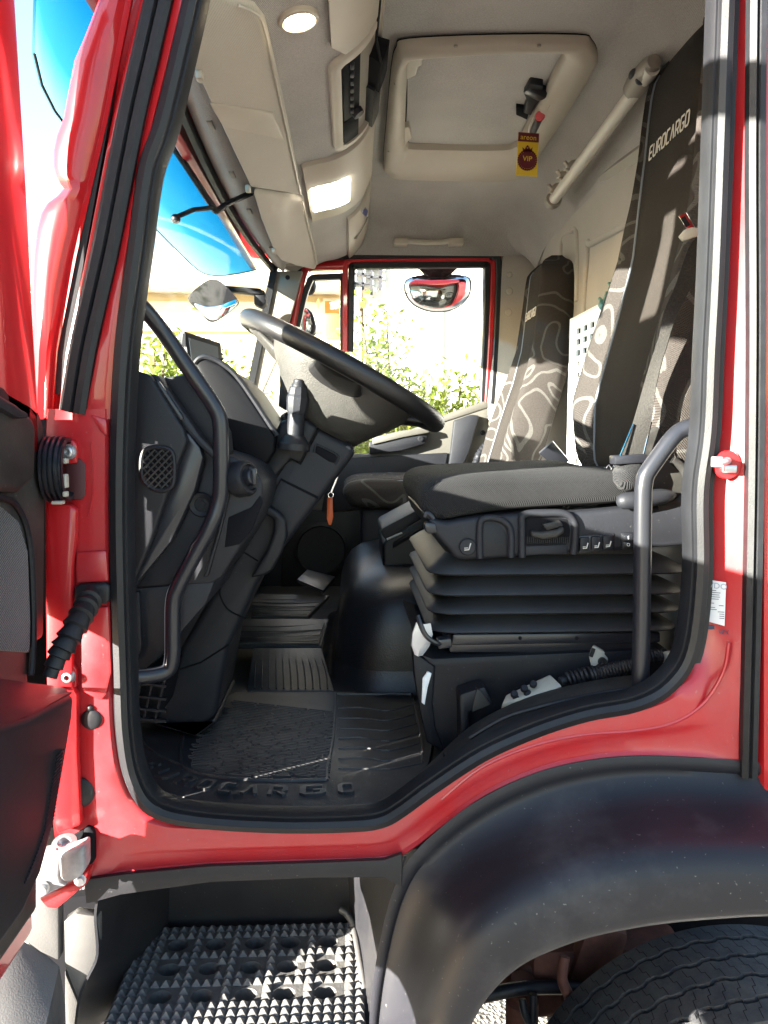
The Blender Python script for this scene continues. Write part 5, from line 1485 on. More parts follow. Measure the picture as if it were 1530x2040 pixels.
for line in ([(878, 92), (880, 118), (980, 150), (1020, 150), (1060, 138), (1110, 112)], [(835, 284), (1000, 282), (1015, 262)], [(1012, 162), (1000, 200), (1000, 215), (1012, 220), (1040, 222)]):
    b.tube(smooth([PZ(u, v, HZ + .062) for u, v in line], 4), .0055, 6)
obj('lid_bead', b, M['tan_dark'], ht)
for pts in ([(806, 128), (842, 100), (842, 130), (832, 135), (828, 152), (810, 160)], [(790, 258), (815, 254), (820, 276), (812, 284), (804, 298), (788, 304)]):
    b = B(); b.prism([PZ(u, v, HZ - .010) for u, v in pts], (0, 0, .03), .004); obj('hinge', b, M['tan'], ht)
for (u, v) in ((908, 90), (1074, 89), (788, 165), (775, 300), (848, 345), (960, 345), (1139, 160)):
    b = B(); b.lathe(PZ(u, v, HZ - .026), (0, 0, -1), [(.0045, 0), (.0045, .004), (0, .005)], 10); obj('screw', b, M['tan_dark'], ht)
b = B(); b.prism([PZ(u, v, HZ + .030) for u, v in [(1026, 164), (1064, 160), (1046, 214), (1012, 218)]], (0, 0, .03), .004); lt = obj('latch_plate', b, M['tan'], ht)
b = B()
b.box(PZ(1068, 180, HZ - .005), (.052, .040, .03), Euler((.2, .3, .3)), bev=.006); obj('latch_handle', b, M['gloss_black'], ht)
b = B(); b.prism([PZ(u, v, HZ - .012) for u, v in [(1056, 168), (1082, 172), (1078, 200), (1066, 214), (1058, 232), (1042, 226), (1050, 205), (1044, 190)]], (0, 0, .03), .005); obj('latch_body', b, M['plastic'], ht)
b = B(); b.prism([PZ(u, v, HZ - .004) for u, v in [(1028, 214), (1044, 216), (1054, 226), (1050, 240), (1038, 234), (1028, 230)]], (0, 0, .03), .003); obj('latch_tab', b, M['deep'], ht)
q = PZ(1070, 240, HZ - .035)
b = B(); b.lathe(PZ(1076, 231, HZ - .03), CAM - q, [(.013, -.02), (.013, 0), (.011, .004), (0, .005)], 24); obj('lock_button', b, M['redbtn'], ht)
b = B(); b.tube([PZ(1074, 236, HZ - .03), PZ(1062, 262, HZ - .04)], .010, 10); obj('lock_barrel', b, M['gloss_black'], ht)
b = B(); c_ = [PZ(u, v, HZ - .0165) for u, v in [(1097, 210), (1105, 216), (1088, 243), (1086, 238)]]
qa, qb, qc, qd = [PZ(u, v, HZ - .0290) for u, v in [(1096, 209), (1106, 219), (1092, 245), (1082, 236)]]
b.prism([qa, qb, qc, qd], (0, 0, .002)); st_ = obj('warning_sticker', b, M['ink'], ht)
b = B()
for k in range(5):
    f = (k + .7) / 6; b.tube([lin(lin(qa, qd, f), lin(qb, qc, f), .15) + V((0, 0, -.0006)), lin(lin(qa, qd, f), lin(qb, qc, f), .85 - .2 * (k % 2)) + V((0, 0, -.0006))], .0012, 4)
obj('sticker_print', b, M['print_white'], st_)

# air freshener card
AY = 1.02
af = thing('air_freshener', 'yellow and maroon card air freshener hanging from the roof hatch latch', 'air freshener', P(1052, 350, AY))
ca4 = [P(1033, 263, AY), P(1074, 266, AY), P(1070, 352, AY), P(1028, 349, AY)]
b = B(); b.prism(ca4, (0, .0025, 0), .0008); obj('card', b, M['yellow'], af)
b = B(); b.prism([P(1033, 263, AY - .0008), P(1074, 266, AY - .0008), P(1073.4, 284, AY - .0008), P(1032, 281, AY - .0008)], (0, .0007, 0)); hd_ = obj('header_print', b, M['maroon'], af)
ex_ = P(1070, 275, AY) - P(1036, 272, AY); ez_ = P(1050, 262, AY) - P(1048.6, 290, AY)
b = B(); text(b, 'areon', P(1053, 274, AY - .0012), ex_, ez_, .019, .0003); obj('lettering', b, M['yellow'], af)
cc = P(1050.5, 319, AY - .001)
b = B(); b.lathe(cc, (0, -1, 0), [(.0225, 0), (.0225, .0006), (0, .0006)], 28)
for k in range(28):
    a = 2 * pi * k / 28; b.lathe(cc + V((cos(a) * .0245, 0, sin(a) * .0255)), (0, -1, 0), [(.0032, 0), (.0032, .0006), (0, .0006)], 6)
obj('wreath_print', b, M['maroon'], af)
b = B(); k0 = P(1050.8, 297, AY - .001)
b.prism([k0 + V((x, 0, z)) for x, z in ((-.011, -.008), (.011, -.008), (.0145, .005), (.0075, -.001), (.004, .0075), (0, .0), (-.004, .0075), (-.0075, -.001), (-.0145, .005))], (0, -.0006, 0)); b.lathe(k0 + V((0, 0, .007)), (0, -1, 0), [(.003, 0), (.003, .0006), (0, .0006)], 8); obj('crown_print', b, M['maroon'], af)
b = B(); text(b, 'VIP', cc + V((0, -.0012, .003)), ex_, ez_, .019, .0003); obj('lettering', b, M['yellow'], af)
b = B(); b.tube(smooth([P(1053, 264, AY), P(1055, 250, AY - .002), P(1062, 235, AY), P(1066, 222, AY)], 4), .0012, 5); obj('cord', b, M['paper'], af)

# grip bar in the roof cove
gb = thing('roof_grip_bar', 'cream tubular grip bar along the rear roof cove with clips at its far end', 'grip bar', PX(1200, 255, .64))
g0, g1 = PX(1300, 135, .64), PX(1103, 398, .64)
b = B(); b.tube([g0, g1], .0165, 20); obj('tube', b, M['cream_pipe'], gb)
ax3 = (g0 - g1).normalized()
f0 = PX(1262, 178, .64)
b = B(); b.lathe(f0 + ax3 * -.005, ax3, [(.0175, 0), (.0235, .004), (.026, .025), (.026, .06), (.022, .105), (.015, .125), (0, .128)], 24); ef = obj('end_fitting', b, M['tan_dark'], gb)
for (u, v) in ((1281, 143), (1293, 146)):
    pass
q = PX(1286, 148, .60); b = B(); b.ico(f0 + ax3 * .05 + V((-.010, -.020, -.012)), (.012, .010, .012)); b.ico(f0 + ax3 * .06 + V((-.023, .002, .004)), (.008, .018, .010)); obj('screw_cap', b, M['plastic2'], ef)
b = B(); b.lathe(g1 - ax3 * -.01, -ax3, [(.024, 0), (.026, .012), (.024, .03), (0, .036)], 20); obj('end_cup', b, M['tan_dark'], gb)
for (u, v) in ((1143, 335), (1128, 352), (1110, 380)):
    c = PX(u, v, .64)
    b = B(); b.lathe(c - ax3 * .008, ax3, [(.0172, 0), (.021, .001), (.021, .016), (.0172, .017)], 20)
    b.box(c + V((-.022, -.004, .008)), (.024, .012, .008), Euler((0, .6, .5)), bev=.002)
    b.box(c + V((-.022, -.010, -.008)), (.02, .012, .006), Euler((0, -.2, .5)), bev=.002)
    obj('clip', b, M['tan'], gb)
# fixed handle above the far door
gh = thing('door_handle_bar', 'flat cream grab handle screwed above the far door window', 'grab handle', P(855, 487, 1.93))
b = B(); b.tube(smooth([P(812, 480, 1.93), P(835, 482, 1.925), P(855, 483, 1.922), P(880, 482, 1.925), P(896, 480, 1.93)], 4), .010, 12); obj('grip', b, M['tan'], gh)
for (a, c) in ((785, 813), (895, 924)):
    b = B(); b.pprism([(a, 474), (c, 473), (c, 486), (a, 486)], 1.92, 1.965, .003); obj('end_cover', b, M['tan'], gh)
ck = thing('coat_hook', 'small cream coat hook in the far rear roof corner', 'coat hook', P(1063, 466, 1.9))
b = B(); b.pprism([(1057, 452), (1064, 454), (1070, 470), (1066, 476), (1060, 476)], 1.90, 1.96, .003); obj('base', b, M['tan'], ck)
b = B(); b.tube(smooth([P(1064, 462, 1.9), P(1066, 470, 1.885), P(1062, 476, 1.88)], 4), .005, 8); obj('hook', b, M['tan'], ck)

# wide-angle mirror outside the far window, front mirror, far wing mirror
sh_ = [(806, 572), (810, 558), (830, 550), (872, 547), (915, 548), (934, 553), (938, 566), (934, 590), (915, 610), (890, 619), (860, 620), (830, 610), (812, 592)]
oc_ = smooth([P(u, v, 2.20) for u, v in sh_], 4, True); cm = P(872, 580, 2.20)
b = B(); b.loft([[cm + (p - cm) * f + V((0, d, 0)) for p in oc_] for f, d in ((1.02, 0), (1.02, .02), (.85, .06), (.5, .085), (.1, .09))]); wm = obj('kerb_mirror', b, M['plastic'], T)
b = B(); b.loft([[cm + (p - cm) * f + V((0, -d, 0)) for p in oc_] for f, d in ((.99, .0), (.99, .002), (.8, .016), (.55, .027), (.25, .034), (.02, .036))]); obj('glass', b, M['mirror'], wm, ang=180)
b = B(); b.pprism([(830, 530), (915, 530), (900, 545), (888, 552), (858, 552), (846, 545)], 2.17, 2.2, .004)
b.pprism([(820, 552), (850, 545), (895, 545), (925, 551), (915, 562), (830, 562)], 2.188, 2.196, .002)
obj('bracket', b, M['plastic'], wm)
oc2 = smooth([P(u, v, 1.74) for u, v in [(378, 592), (402, 566), (424, 556), (446, 566), (474, 598), (470, 612), (438, 636), (418, 638), (396, 616)]], 4, True)
cm = P(428, 598, 1.74)
b = B(); b.loft([[cm + (p - cm) * f + V((-.02 * d / .05, d, 0)) for p in oc2] for f, d in ((1.0, 0), (1.02, .02), (.8, .06), (.3, .08))]); fmr = obj('front_mirror', b, M['deep'], T)
b = B(); b.prism(smooth([P(u, v, 1.738) for u, v in [(388, 604), (410, 611), (434, 610), (456, 602), (473, 597), (470, 612), (440, 635), (418, 637), (398, 620)]], 3, True), (0, -.006, 0), .002); obj('glass', b, M['mirror'], fmr)
b = B(); b.pprism([(446, 568), (470, 570), (518, 574), (524, 580), (522, 586), (505, 586), (470, 582), (452, 580)], 1.79, 1.83, .006); b.pprism([(505, 578), (526, 578), (530, 604), (520, 612), (506, 606)], 1.80, 1.86, .005); obj('arm', b, M['plastic'], fmr)
b = B(); b.pprism([(596, 610), (612, 612), (624, 625), (630, 650), (626, 665), (600, 668)], 2.35, 2.45, .012, 3); wmr = obj('wing_mirror', b, M['plastic'], T)
b = B(); b.pprism([(598, 612), (610, 614), (619, 628), (622, 648), (618, 662), (600, 664)], 2.345, 2.352, .002); obj('glass', b, M['mirror'], wmr)
b = B(); b.tube([P(600, 640, 2.40), P(560, 640, 2.2), P(540, 640, 2.08)], .015, 8); b.ico(P(617, 570, 2.3), (.03, .03, .04)); obj('arm', b, M['plastic'], wmr)

# papers on the rear pillar
lb_ = thing('service_label', 'white printed service sticker on the red door pillar below the striker', 'sticker', P(1425, 1245, 0))
def FQ(u, v, o=-.0006):
    yv = .032 - .036 * max(0, min(1, (max(0, (u - 1400) / 95) - .12) / .75)) - .0035
    return P(u, v, yv + o)
b = B(); b.prism([FQ(1413, 1155), FQ(1446, 1160), FQ(1443, 1247), FQ(1411, 1238)], (0, -.0008, 0)); obj('paper', b, M['paper'], lb_)
b = B(); text(b, 'VDO', FQ(1430, 1168, -.002), FQ(1446, 1170) - FQ(1413, 1166), V((0, 0, 1)), .013, .0002); obj('heading', b, M['ink_pale'], lb_)
b = B()
for k, (x0, x1) in enumerate(((0, .012), (0, .02), (0, .018), (0, .019), (0, .017), None or (0, .0), (0, .008), (.017, .026), (0, .01), (0, .013), (.015, .027), (.018, .027), (.018, .027), (.018, .027))):
    if x1 == 0: continue
    v = 1176 + k * 4.2
    b.tube([FQ(1414.5 + x0 / .027 * 28, v + x0 * 60, -.0012), FQ(1414.5 + x1 / .027 * 28, v + x1 * 60, -.0012)], .0006, 4)
obj('print_line', b, M['ink'], lb_)
b = B(); text(b, 'VDO', FQ(1444, 1260, -.001), (1, 0, -.05), V((0, 0, 1)), .010, .0002); b.box(FQ(1416, 1250, -.001), (.012, .0004, .006)); obj('lower_print', b, M['ink'], lb_)
# ================================================================== SEATS
def curve(tab, z):
    if z <= tab[0][0]: return tab[0][1]
    return ip(z, tab)
def backrest(root, yc, xf, wf, wcf, bolf, z0, z1, nm='backrest', text_z=None, text_len=.2, th=.10):
    """moulded back: pattern cloth bolsters, black centre panel between two piped seams"""
    N = 44
    rows, cen, pl, pr = [], [], [], []
    for i in range(N + 1):
        t = i / N
        z = z0 + (z1 - z0) * (1 - (1 - t) ** 1.25)
        w_, x, wc_, bo = curve(wf, z), curve(xf, z), curve(wcf, z), curve(bolf, z)
        wc_ = min(wc_, w_ * .93)
        cap = max(0, (z - (z1 - .05)) / .05); x += .045 * cap ** 2
        tk = th * (1 - .75 * cap ** 2)
        lo = max(0, (z0 + .05 - z) / .05); x += .03 * lo ** 2
        pts = []
        half = [(wc_, -.001), (wc_ + (w_ - wc_) * .2, -.012 - .6 * bo * .5), (wc_ + (w_ - wc_) * .45, -.016 - bo * .85), (wc_ + (w_ - wc_) * .7, -.012 - bo), (wc_ + (w_ - wc_) * .9, -.0 - bo * .7), (w_, .022 - bo * .3), (w_ + .004, tk * .6), (w_ - .012, tk * .95), (w_ * .7, tk)]
        for yy, dx in half: pts.append((yy, dx))
        ring = [V((x + dx, yc + yy, Z(z))) for yy, dx in pts] + [V((x + dx, yc - yy, Z(z))) for yy, dx in reversed(pts)]
        # close across the front centre
        front = [V((x + .004, yc - wc_ * f, Z(z))) for f in (.6, .2, -.2, -.6)]
        rows.append(ring + front)
        cen.append([V((x - .004 - .006 * (1 - abs(f) ** 3), yc + wc_ * f, Z(z))) if abs(f) < .99 else V((x + .002, yc + wc_ * f, Z(z))) for f in (-1, -.95, -.6, -.25, .25, .6, .95, 1)])
        pl.append(V((x - .004, yc + wc_, Z(z)))); pr.append(V((x - .004, yc - wc_, Z(z))))
    b = B(); b.loft(rows)
    bk = obj(nm, b, M['seat_pattern'], root, ang=75)
    b = B(); b.sheet(cen, .003); obj('centre_panel', b, M['seat_black'], root, ang=75)
    b = B(); b.tube(pl[:-3], .0032, 6); b.tube(pr[:-3], .0032, 6); obj('piping', b, M['piping'], root)
    if text_z:
        b = B(); wl_ = word_len('EUROCARGO', .3); s_ = text_len / wl_
        def pc(x_, y_):
            z = text_z + (y_ - .5) * .027
            x = curve(xf, z) - .0112
            return V((x, yc + text_len / 2 - x_ * s_, Z(z))), V((-1, 0, 0))
        strokes(b, 'EUROCARGO', pc, .15, .0008, .3)
        obj('lettering', b, M['print_white'], root, ang=20)
    return bk

dsx = thing('driver_seat', 'black suspension driver seat with tall patterned backrest, rubber bellows and side switches', 'seat', (.40, .45, Z(-.46)))
XF = [(-.12, .575), (-.046, .562), (.074, .562), (.18, .588), (.254, .607), (.39, .637), (.5, .646), (.6, .655), (.8, .668)]
WF = [(-.12, .225), (-.03, .25), (.06, .262), (.18, .255), (.30, .232), (.40, .212), (.47, .20), (.53, .175), (.60, .155), (.68, .153), (.73, .147), (.765, .128), (.785, .095), (.80, .04)]
WC = [(-.12, .150), (.05, .153), (.2, .150), (.4, .147), (.6, .145), (.8, .14)]
BO = [(-.12, .006), (-.02, .018), (.08, .026), (.25, .022), (.4, .012), (.52, .004), (.8, 0)]
backrest(dsx, .45, XF, WF, WC, BO, -.11, .80, text_z=.600, text_len=.195)
# cushion
pf = [(.842, 0)]
prof_px = [(838, 1003), (838, 985), (846, 965), (868, 953), (905, 947), (960, 943), (1040, 940), (1120, 937), (1200, 934), (1250, 936), (1262, 955), (1262, 990), (1240, 1003), (1160, 1009), (1080, 1014), (1000, 1020), (930, 1030), (886, 1038), (862, 1034), (846, 1022)]
base = smooth([P(u, v, .205) for u, v in prof_px], 3, True)
cen_ = sum(base, V((0, 0, 0))) / len(base)
rings = []
for y, ins in ((.195, .034), (.199, .018), (.207, .008), (.222, .002), (.25, 0), (.30, .0), (.38, .003), (.46, .006), (.54, .003), (.62, 0), (.66, .0), (.685, .004), (.70, .012), (.707, .03)):
    ring = []
    for p in base:
        d = p - cen_; k = 1 - ins / max(.04, abs(d.z) + .02) * (.9 if abs(d.z) > .015 else .5)
        ring.append(V((cen_.x + d.x * (1 - ins * 1.2), y, cen_.z + d.z * max(.2, k))))
    rings.append(ring)
b = B(); b.loft(rings); obj('cushion', b, M['seat_dark'], dsx, ang=80)
b = B(); b.tube(smooth([P(u, v, .2) for u, v in ((872, 957), (862, 975), (868, 1005), (884, 1034))], 5) , .0018, 6); obj('cushion_seam', b, M['deep'], dsx)
b = B(); b.tube([P(1208, 932, .215), P(1213, 926, .214), P(1218, 934, .213), P(1222, 927, .212), P(1230, 936, .21)], .0012, 5); obj('loose_thread', b, M['paper'], dsx)
# side shell: lower lip and upper wing round the recliner
b = B()
b.pprism([(852, 1030), (890, 1040), (905, 1036), (960, 1028), (1042, 1022), (1100, 1020), (1130, 1021), (1200, 1016), (1250, 1010), (1300, 1008), (1345, 1000), (1372, 985), (1385, 1000), (1388, 1086), (1330, 1090), (1140, 1102), (1000, 1112), (930, 1117), (908, 1114), (893, 1095), (862, 1062)], .193, .70, .012, 3)
obj('side_shell', b, M['plastic2'], dsx)
b = B()
b.pprism([(1262, 930), (1300, 914), (1344, 918), (1368, 940), (1372, 975), (1352, 1004), (1300, 1010), (1256, 1012), (1250, 985)], .20, .26, .008, 3)
b.pprism([(1252, 906), (1262, 888), (1290, 858), (1320, 842), (1360, 836), (1400, 838), (1400, 1000), (1372, 990), (1372, 940), (1340, 912), (1280, 915)], .205, .26, .008, 3)
obj('side_cover', b, M['plastic_dusty'], dsx)
b = B(); b.tube(smooth([P(u, v, .198) for u, v in ((1340, 916), (1364, 938), (1369, 972), (1352, 1001), (1310, 1010))], 5), .008, 10); obj('cover_rim', b, M['plastic_dusty'], dsx)
b = B()
for f, r in ((0, .004), (.06, .012), (.2, .0165), (.5, .0155), (.8, .012), (.95, .008), (1, .003)): pass
la_, lb2 = P(1229, 1000, .175), P(1346, 986, .185)
pts = [la_.lerp(lb2, f) for f in (0, .03, .1, .25, .5, .75, .92, 1)]
b.tube(pts, [.004, .010, .0145, .0165, .016, .0145, .010, .003], 16); obj('recliner_lever', b, M['plastic2'], dsx)
# recesses and controls on the shell
YS = .193
b = B(); b.pprism([(958, 1044), (968, 1040), (988, 1040), (1002, 1050), (1012, 1066), (1012, 1108), (958, 1111)], YS - .001, YS + .01, .004); obj('grip_recess', b, M['plastic'], dsx)
b = B(); b.tube(smooth([P(u, v, YS - .002) for u, v in ((956, 1112), (955, 1060), (960, 1036), (985, 1032), (1008, 1042), (1018, 1062), (1018, 1110))], 5), .0065, 10); obj('grip_rim', b, M['plastic2'], dsx)
b = B(); b.pprism([(1046, 1030), (1100, 1028), (1132, 1034), (1138, 1060), (1130, 1084), (1046, 1088)], YS - .001, YS + .01, .003); obj('lever_recess', b, M['deep'], dsx)
b = B(); b.tube(smooth([P(u, v, YS - .003) for u, v in ((1040, 1110), (1040, 1050), (1044, 1026), (1090, 1022), (1126, 1024), (1144, 1040), (1146, 1070), (1142, 1104))], 5), .007, 10); obj('lever_rim', b, M['plastic2'], dsx)
b = B()
for k in range(22): b.box(P(1050 + 4 * k, 1076, YS - .003), (.0016, .003, .012))
obj('recess_fluting', b, M['plastic'], dsx, kind='stuff')
b = B(); b.pprism([(1058, 1058), (1080, 1060), (1110, 1056), (1124, 1048), (1126, 1062), (1110, 1072), (1082, 1076), (1060, 1070)], YS - .018, YS + .005, .005, 3); b.pprism([(1080, 1044), (1116, 1036), (1124, 1048), (1090, 1058)], YS - .010, YS + .006, .003)
obj('slide_lever', b, M['plastic_dusty'], dsx)
b = B(); b.pprism([(1046, 1088), (1130, 1084), (1132, 1103), (1046, 1107)], YS - .003, YS + .01, .003); obj('lower_pad', b, M['plastic2'], dsx)
def seat_symbol(bb, u, v, s=1.0, y=YS - .007):
    bb.tube([P(u - 6 * s, v + 6 * s, y), P(u + 3 * s, v + 5 * s, y), P(u + 7 * s, v - 8 * s, y)], .0011, 6)
    bb.tube([P(u - 6 * s, v + 2 * s, y), P(u + 1 * s, v + 1.5 * s, y)], .0008, 6)
b = B(); b.lathe(P(931, 1089, YS), (0, -1, 0), [(.0155, -.002), (.0155, .003), (.0135, .0055), (0, .0065)], 28); hb = obj('height_button', b, M['plastic2'], dsx)
b = B(); seat_symbol(b, 931, 1090); obj('symbol', b, M['print_white'], hb)
b = B(); b.pprism([(1153, 1068), (1224, 1062), (1225, 1096), (1154, 1102)], YS - .002, YS + .004, .002); sb_ = obj('switch_bezel', b, M['gloss_black'], dsx)
for k, u in enumerate((1166, 1189, 1212)):
    v = 1084 - k * 1.8
    b = B(); b.pprism([(u - 10, v - 13), (u + 9, v - 14), (u + 9, v + 14), (u - 10, v + 15)], YS - .009, YS, .0025); sw1 = obj('lumbar_switch', b, M['plastic2'], dsx)
    b = B(); seat_symbol(b, u, v + 4, .8, YS - .0096); obj('symbol', b, M['print_white'], sw1)
b = B(); b.pprism([(1238, 1062), (1266, 1060), (1266, 1093), (1239, 1095)], YS - .004, YS + .004, .002); rb = obj('rocker_switch', b, M['plastic'], dsx)
b = B(); b.pprism([(1242, 1066), (1262, 1064), (1262, 1077), (1242, 1078)], YS - .010, YS, .002); b.pprism([(1242, 1079), (1262, 1078), (1262, 1090), (1242, 1091)], YS - .006, YS, .002); obj('rocker', b, M['gloss_black'], rb)
b = B(); b.tube([P(1252, 1068, YS - .0105), P(1252, 1074, YS - .0105)], .0007, 5); b.tube([P(1252 + 3 * cos(k), 1085 + 3 * sin(k), YS - .0065) for k in [2 * pi * q / 10 for q in range(10)]], .0006, 5, closed=True); obj('symbol', b, M['print_white'], rb)
b = B(); b.pprism([(846, 1040), (868, 1042), (872, 1062), (852, 1064), (845, 1054)], .19, .215, .004); b.tube(smooth([P(846, 1030, .2), P(850, 1022, .2), P(858, 1026, .2), P(864, 1034, .2)], 4), .004, 8); obj('front_latch', b, M['gloss_black'], dsx)
# bellows
b = B(); rings = []
def brect(z, x0, x1, y0, y1, r=.05):
    pts = []
    for cx, cy, a0 in ((x0 + r, y0 + r, 180), (x1 - r, y0 + r, 270), (x1 - r, y1 - r, 0), (x0 + r, y1 - r, 90)):
        for k in range(6): pts.append(V((cx + r * cos(radians(a0 + 18 * k)), cy + r * sin(radians(a0 + 18 * k)), Z(z))))
    return pts
zt = P(1100, 1105, .2).z - E
edges = [P(1100, v, .2).z - E for v in (1142, 1183, 1220, 1257)]
bx0, bx1 = P(848, 1120, .24).x, P(1366, 1130, .24).x
rings.append(brect(zt + .01, bx0 + .035, bx1 - .05, .225, .68))
prev = zt
for k, ze in enumerate(edges):
    x1 = bx1 - .006 * k
    top_ = prev if k == 0 else prev - .006
    rings.append(brect(top_ - (0 if k else .004), bx0 + .04, x1 - .055, .228, .675))
    rings.append(brect(top_ + (ze - top_) * .45, bx0 + .022, x1 - .028, .212, .69))
    rings.append(brect(ze + .004, bx0 + .003, x1 - .002, .197, .705))
    rings.append(brect(ze, bx0 + .001, x1, .195, .707))
    rings.append(brect(ze - .003, bx0 + .004, x1 - .004, .198, .704))
    rings.append(brect(ze - .009, bx0 + .036, x1 - .05, .226, .677))
    prev = ze - .004
b.loft(rings); obj('bellows', b, M['bellows'], dsx, ang=50)
b = B(); b.pprism([(902, 1264), (1316, 1260), (1316, 1280), (900, 1286)], .205, .69, .003); b.pprism([(896, 1276), (1310, 1276), (1310, 1300), (896, 1300)], .215, .68, .002); rl = obj('slide_rail', b, M['gloss_black'], dsx)
b = B()
for u in (1036, 1149): b.lathe(P(u, 1271, .205), (0, -1, 0), [(.0035, 0), (.0035, .001), (0, .001)], 10)
obj('bolt', b, M['deep'], rl)
# plinth under the seat
b = B(); b.pprism([(832, 1300), (862, 1312), (1330, 1292), (1345, 1330), (1345, 1440), (880, 1500), (866, 1455), (858, 1400), (864, 1330)], .20, .72, .008)
b.pprism([(822, 1298), (866, 1328), (862, 1400), (868, 1452), (888, 1500), (850, 1480), (838, 1420), (826, 1350)], .195, .24, .004)
b.pprism([(916, 1384), (966, 1368), (982, 1402), (934, 1420), (934, 1480), (918, 1488)], .15, .2, .004)
obj('plinth', b, M['plastic'], dsx)
b = B(); b.pprism([(950, 1372), (958, 1376), (978, 1404), (940, 1420), (944, 1396)], .147, .16, .002); obj('plinth_clip', b, M['plastic_dusty'], dsx)
tp_ = thing('tape_wrap', 'torn silver tape wrapped round the front corner of the seat plinth', 'tape', P(838, 1300, .21))
b = B(); rr = []
for u0, u1, v, y in ((828, 858, 1240, .19), (820, 862, 1262, .188), (818, 856, 1285, .188), (824, 842, 1304, .189)): rr.append([P(u0, v, y + .05), P(u0 + 2, v, y), P((u0 + u1) / 2, v + 4, y - .004), P(u1, v + 2, y + .002)])
b.sheet(rr, .003); obj('upper_strip', b, M['tape'], tp_)
b = B(); b.pprism([(842, 1352), (852, 1338), (860, 1342), (852, 1370), (846, 1405), (840, 1400)], .189, .1945, .001); obj('lower_strip', b, M['white'], tp_)
b = B(); b.tube(smooth([P(832, 1226, .17), P(838, 1245, .165), P(850, 1268, .165), P(872, 1282, .17), P(890, 1280, .19)], 5), .0045, 8); b.pprism([(872, 1276), (898, 1272), (902, 1290), (874, 1294)], .17, .2, .002); obj('release_bar', b, M['gloss_black'], dsx)
# foam block glowing under the shell at the rear
# ------------------------------------------------------------------ driver seat belt
sbt = thing('driver_seat_belt', 'black webbing seat belt twisting down beside the driver seat to its buckle', 'seat belt', P(1260, 950, .17))
L_ = [(1440, 430), (1412, 452), (1392, 468), (1374, 490), (1362, 520), (1345, 570), (1325, 614), (1317, 645), (1312, 672), (1296, 720), (1280, 775), (1260, 843), (1236, 908)]
R_ = [(1470, 452), (1440, 470), (1420, 485), (1412, 505), (1402, 535), (1382, 565), (1358, 608), (1340, 650), (1328, 690), (1318, 722), (1306, 775), (1299, 832), (1282, 910)]
ys_ = [.10, .13, .15, .155, .155, .155, .158, .16, .165, .168, .17, .17, .168]
dys = [.0, .0, .0, .004, .008, .006, 0, -.012, -.022, -.024, -.02, -.012, 0]
ls, rs_ = smooth([P(u, v, y) for (u, v), y in zip(L_, ys_)], 4), smooth([P(u, v, y + d) for (u, v), y, d in zip(R_, ys_, dys)], 4)
b = B(); b.sheet([[a, a.lerp(c, .33) + V((0, -.001, 0)), a.lerp(c, .66) + V((0, -.001, 0)), c] for a, c in zip(ls, rs_)], .0016); obj('webbing', b, M['belt'], sbt)
b = B()
b.prism([P(1352, 430, .145), P(1367, 423, .15), P(1386, 454, .15), P(1370, 460, .145)], V((.001, .0025, 0)), .0008); tg_ = obj('tongue', b, M['chrome'], sbt)
b = B(); b.prism([P(1357, 434, .1435), P(1365, 430, .1485), P(1376, 448, .1485), P(1369, 452, .1435)], V((0, .0008, 0))); obj('slot', b, M['deep'], tg_)
b = B(); b.prism([P(1354, 470, .142), P(1366, 456, .142), P(1380, 452, .142), P(1408, 456, .145), P(1408, 466, .145), P(1384, 472, .142), P(1362, 480, .142)], V((0, .008, 0)), .002); obj('tongue_cap', b, M['remote'], sbt)
b = B(); b.pprism([(1224, 908), (1290, 904), (1291, 922), (1225, 926)], .155, .185, .003); obj('buckle_plate', b, M['gloss_black'], sbt)
b = B(); b.tube([P(1236, 908, .16), P(1262, 845, .165)], .0018, 6); b.tube([P(1282, 906, .16), P(1298, 840, .165)], .0015, 6); obj('wire_guide', b, M['chrome'], sbt)
b = B()
rg = []
for v, w0, w1, yy in ((922, 1228, 1288, .165), (940, 1220, 1282, .155), (960, 1222, 1276, .155), (974, 1232, 1262, .165), (978, 1244, 1254, .175)):
    c = P((w0 + w1) / 2, v, yy + .012); hw = (P(w1, v, yy).x - P(w0, v, yy).x) / 2
    rg.append([c + V((hw * cos(2 * pi * k / 20), .016 * sin(2 * pi * k / 20), .001 * sin(6 * pi * k / 20))) for k in range(20)])
b.loft(rg); obj('mesh_pouch', b, M['seat_dark'], sbt, ang=80)

# ------------------------------------------------------------------ passenger seat
psx = thing('passenger_seat', 'smaller patterned passenger seat with black centre panel against the far side', 'seat', (.45, 1.56, Z(-.5)))
XP = [(-.25, .50), (-.1, .515), (.06, .56), (.18, .598), (.30, .625), (.45, .64), (.62, .655)]
WP = [(-.25, .21), (0, .215), (.12, .208), (.22, .188), (.32, .155), (.42, .134), (.52, .128), (.57, .108), (.60, .05)]
WCP = [(-.25, .16), (.1, .14), (.3, .112), (.45, .105), (.6, .10)]
BOP = [(-.25, .012), (.0, .022), (.15, .018), (.3, .006), (.6, 0)]
backrest(psx, 1.56, XP, WP, WCP, BOP, -.22, .605, text_z=.415, text_len=.15, th=.11)
pc_ = [(-.02, -.18), (-.03, -.15), (0, -.125), (.08, -.115), (.3, -.115), (.5, -.125), (.52, -.16), (.5, -.20), (.2, -.215), (.02, -.21)]
base2 = smooth([V((x, 1.3, Z(z - .03))) for x, z in pc_], 3, True); c2_ = sum(base2, V((0, 0, 0))) / len(base2)
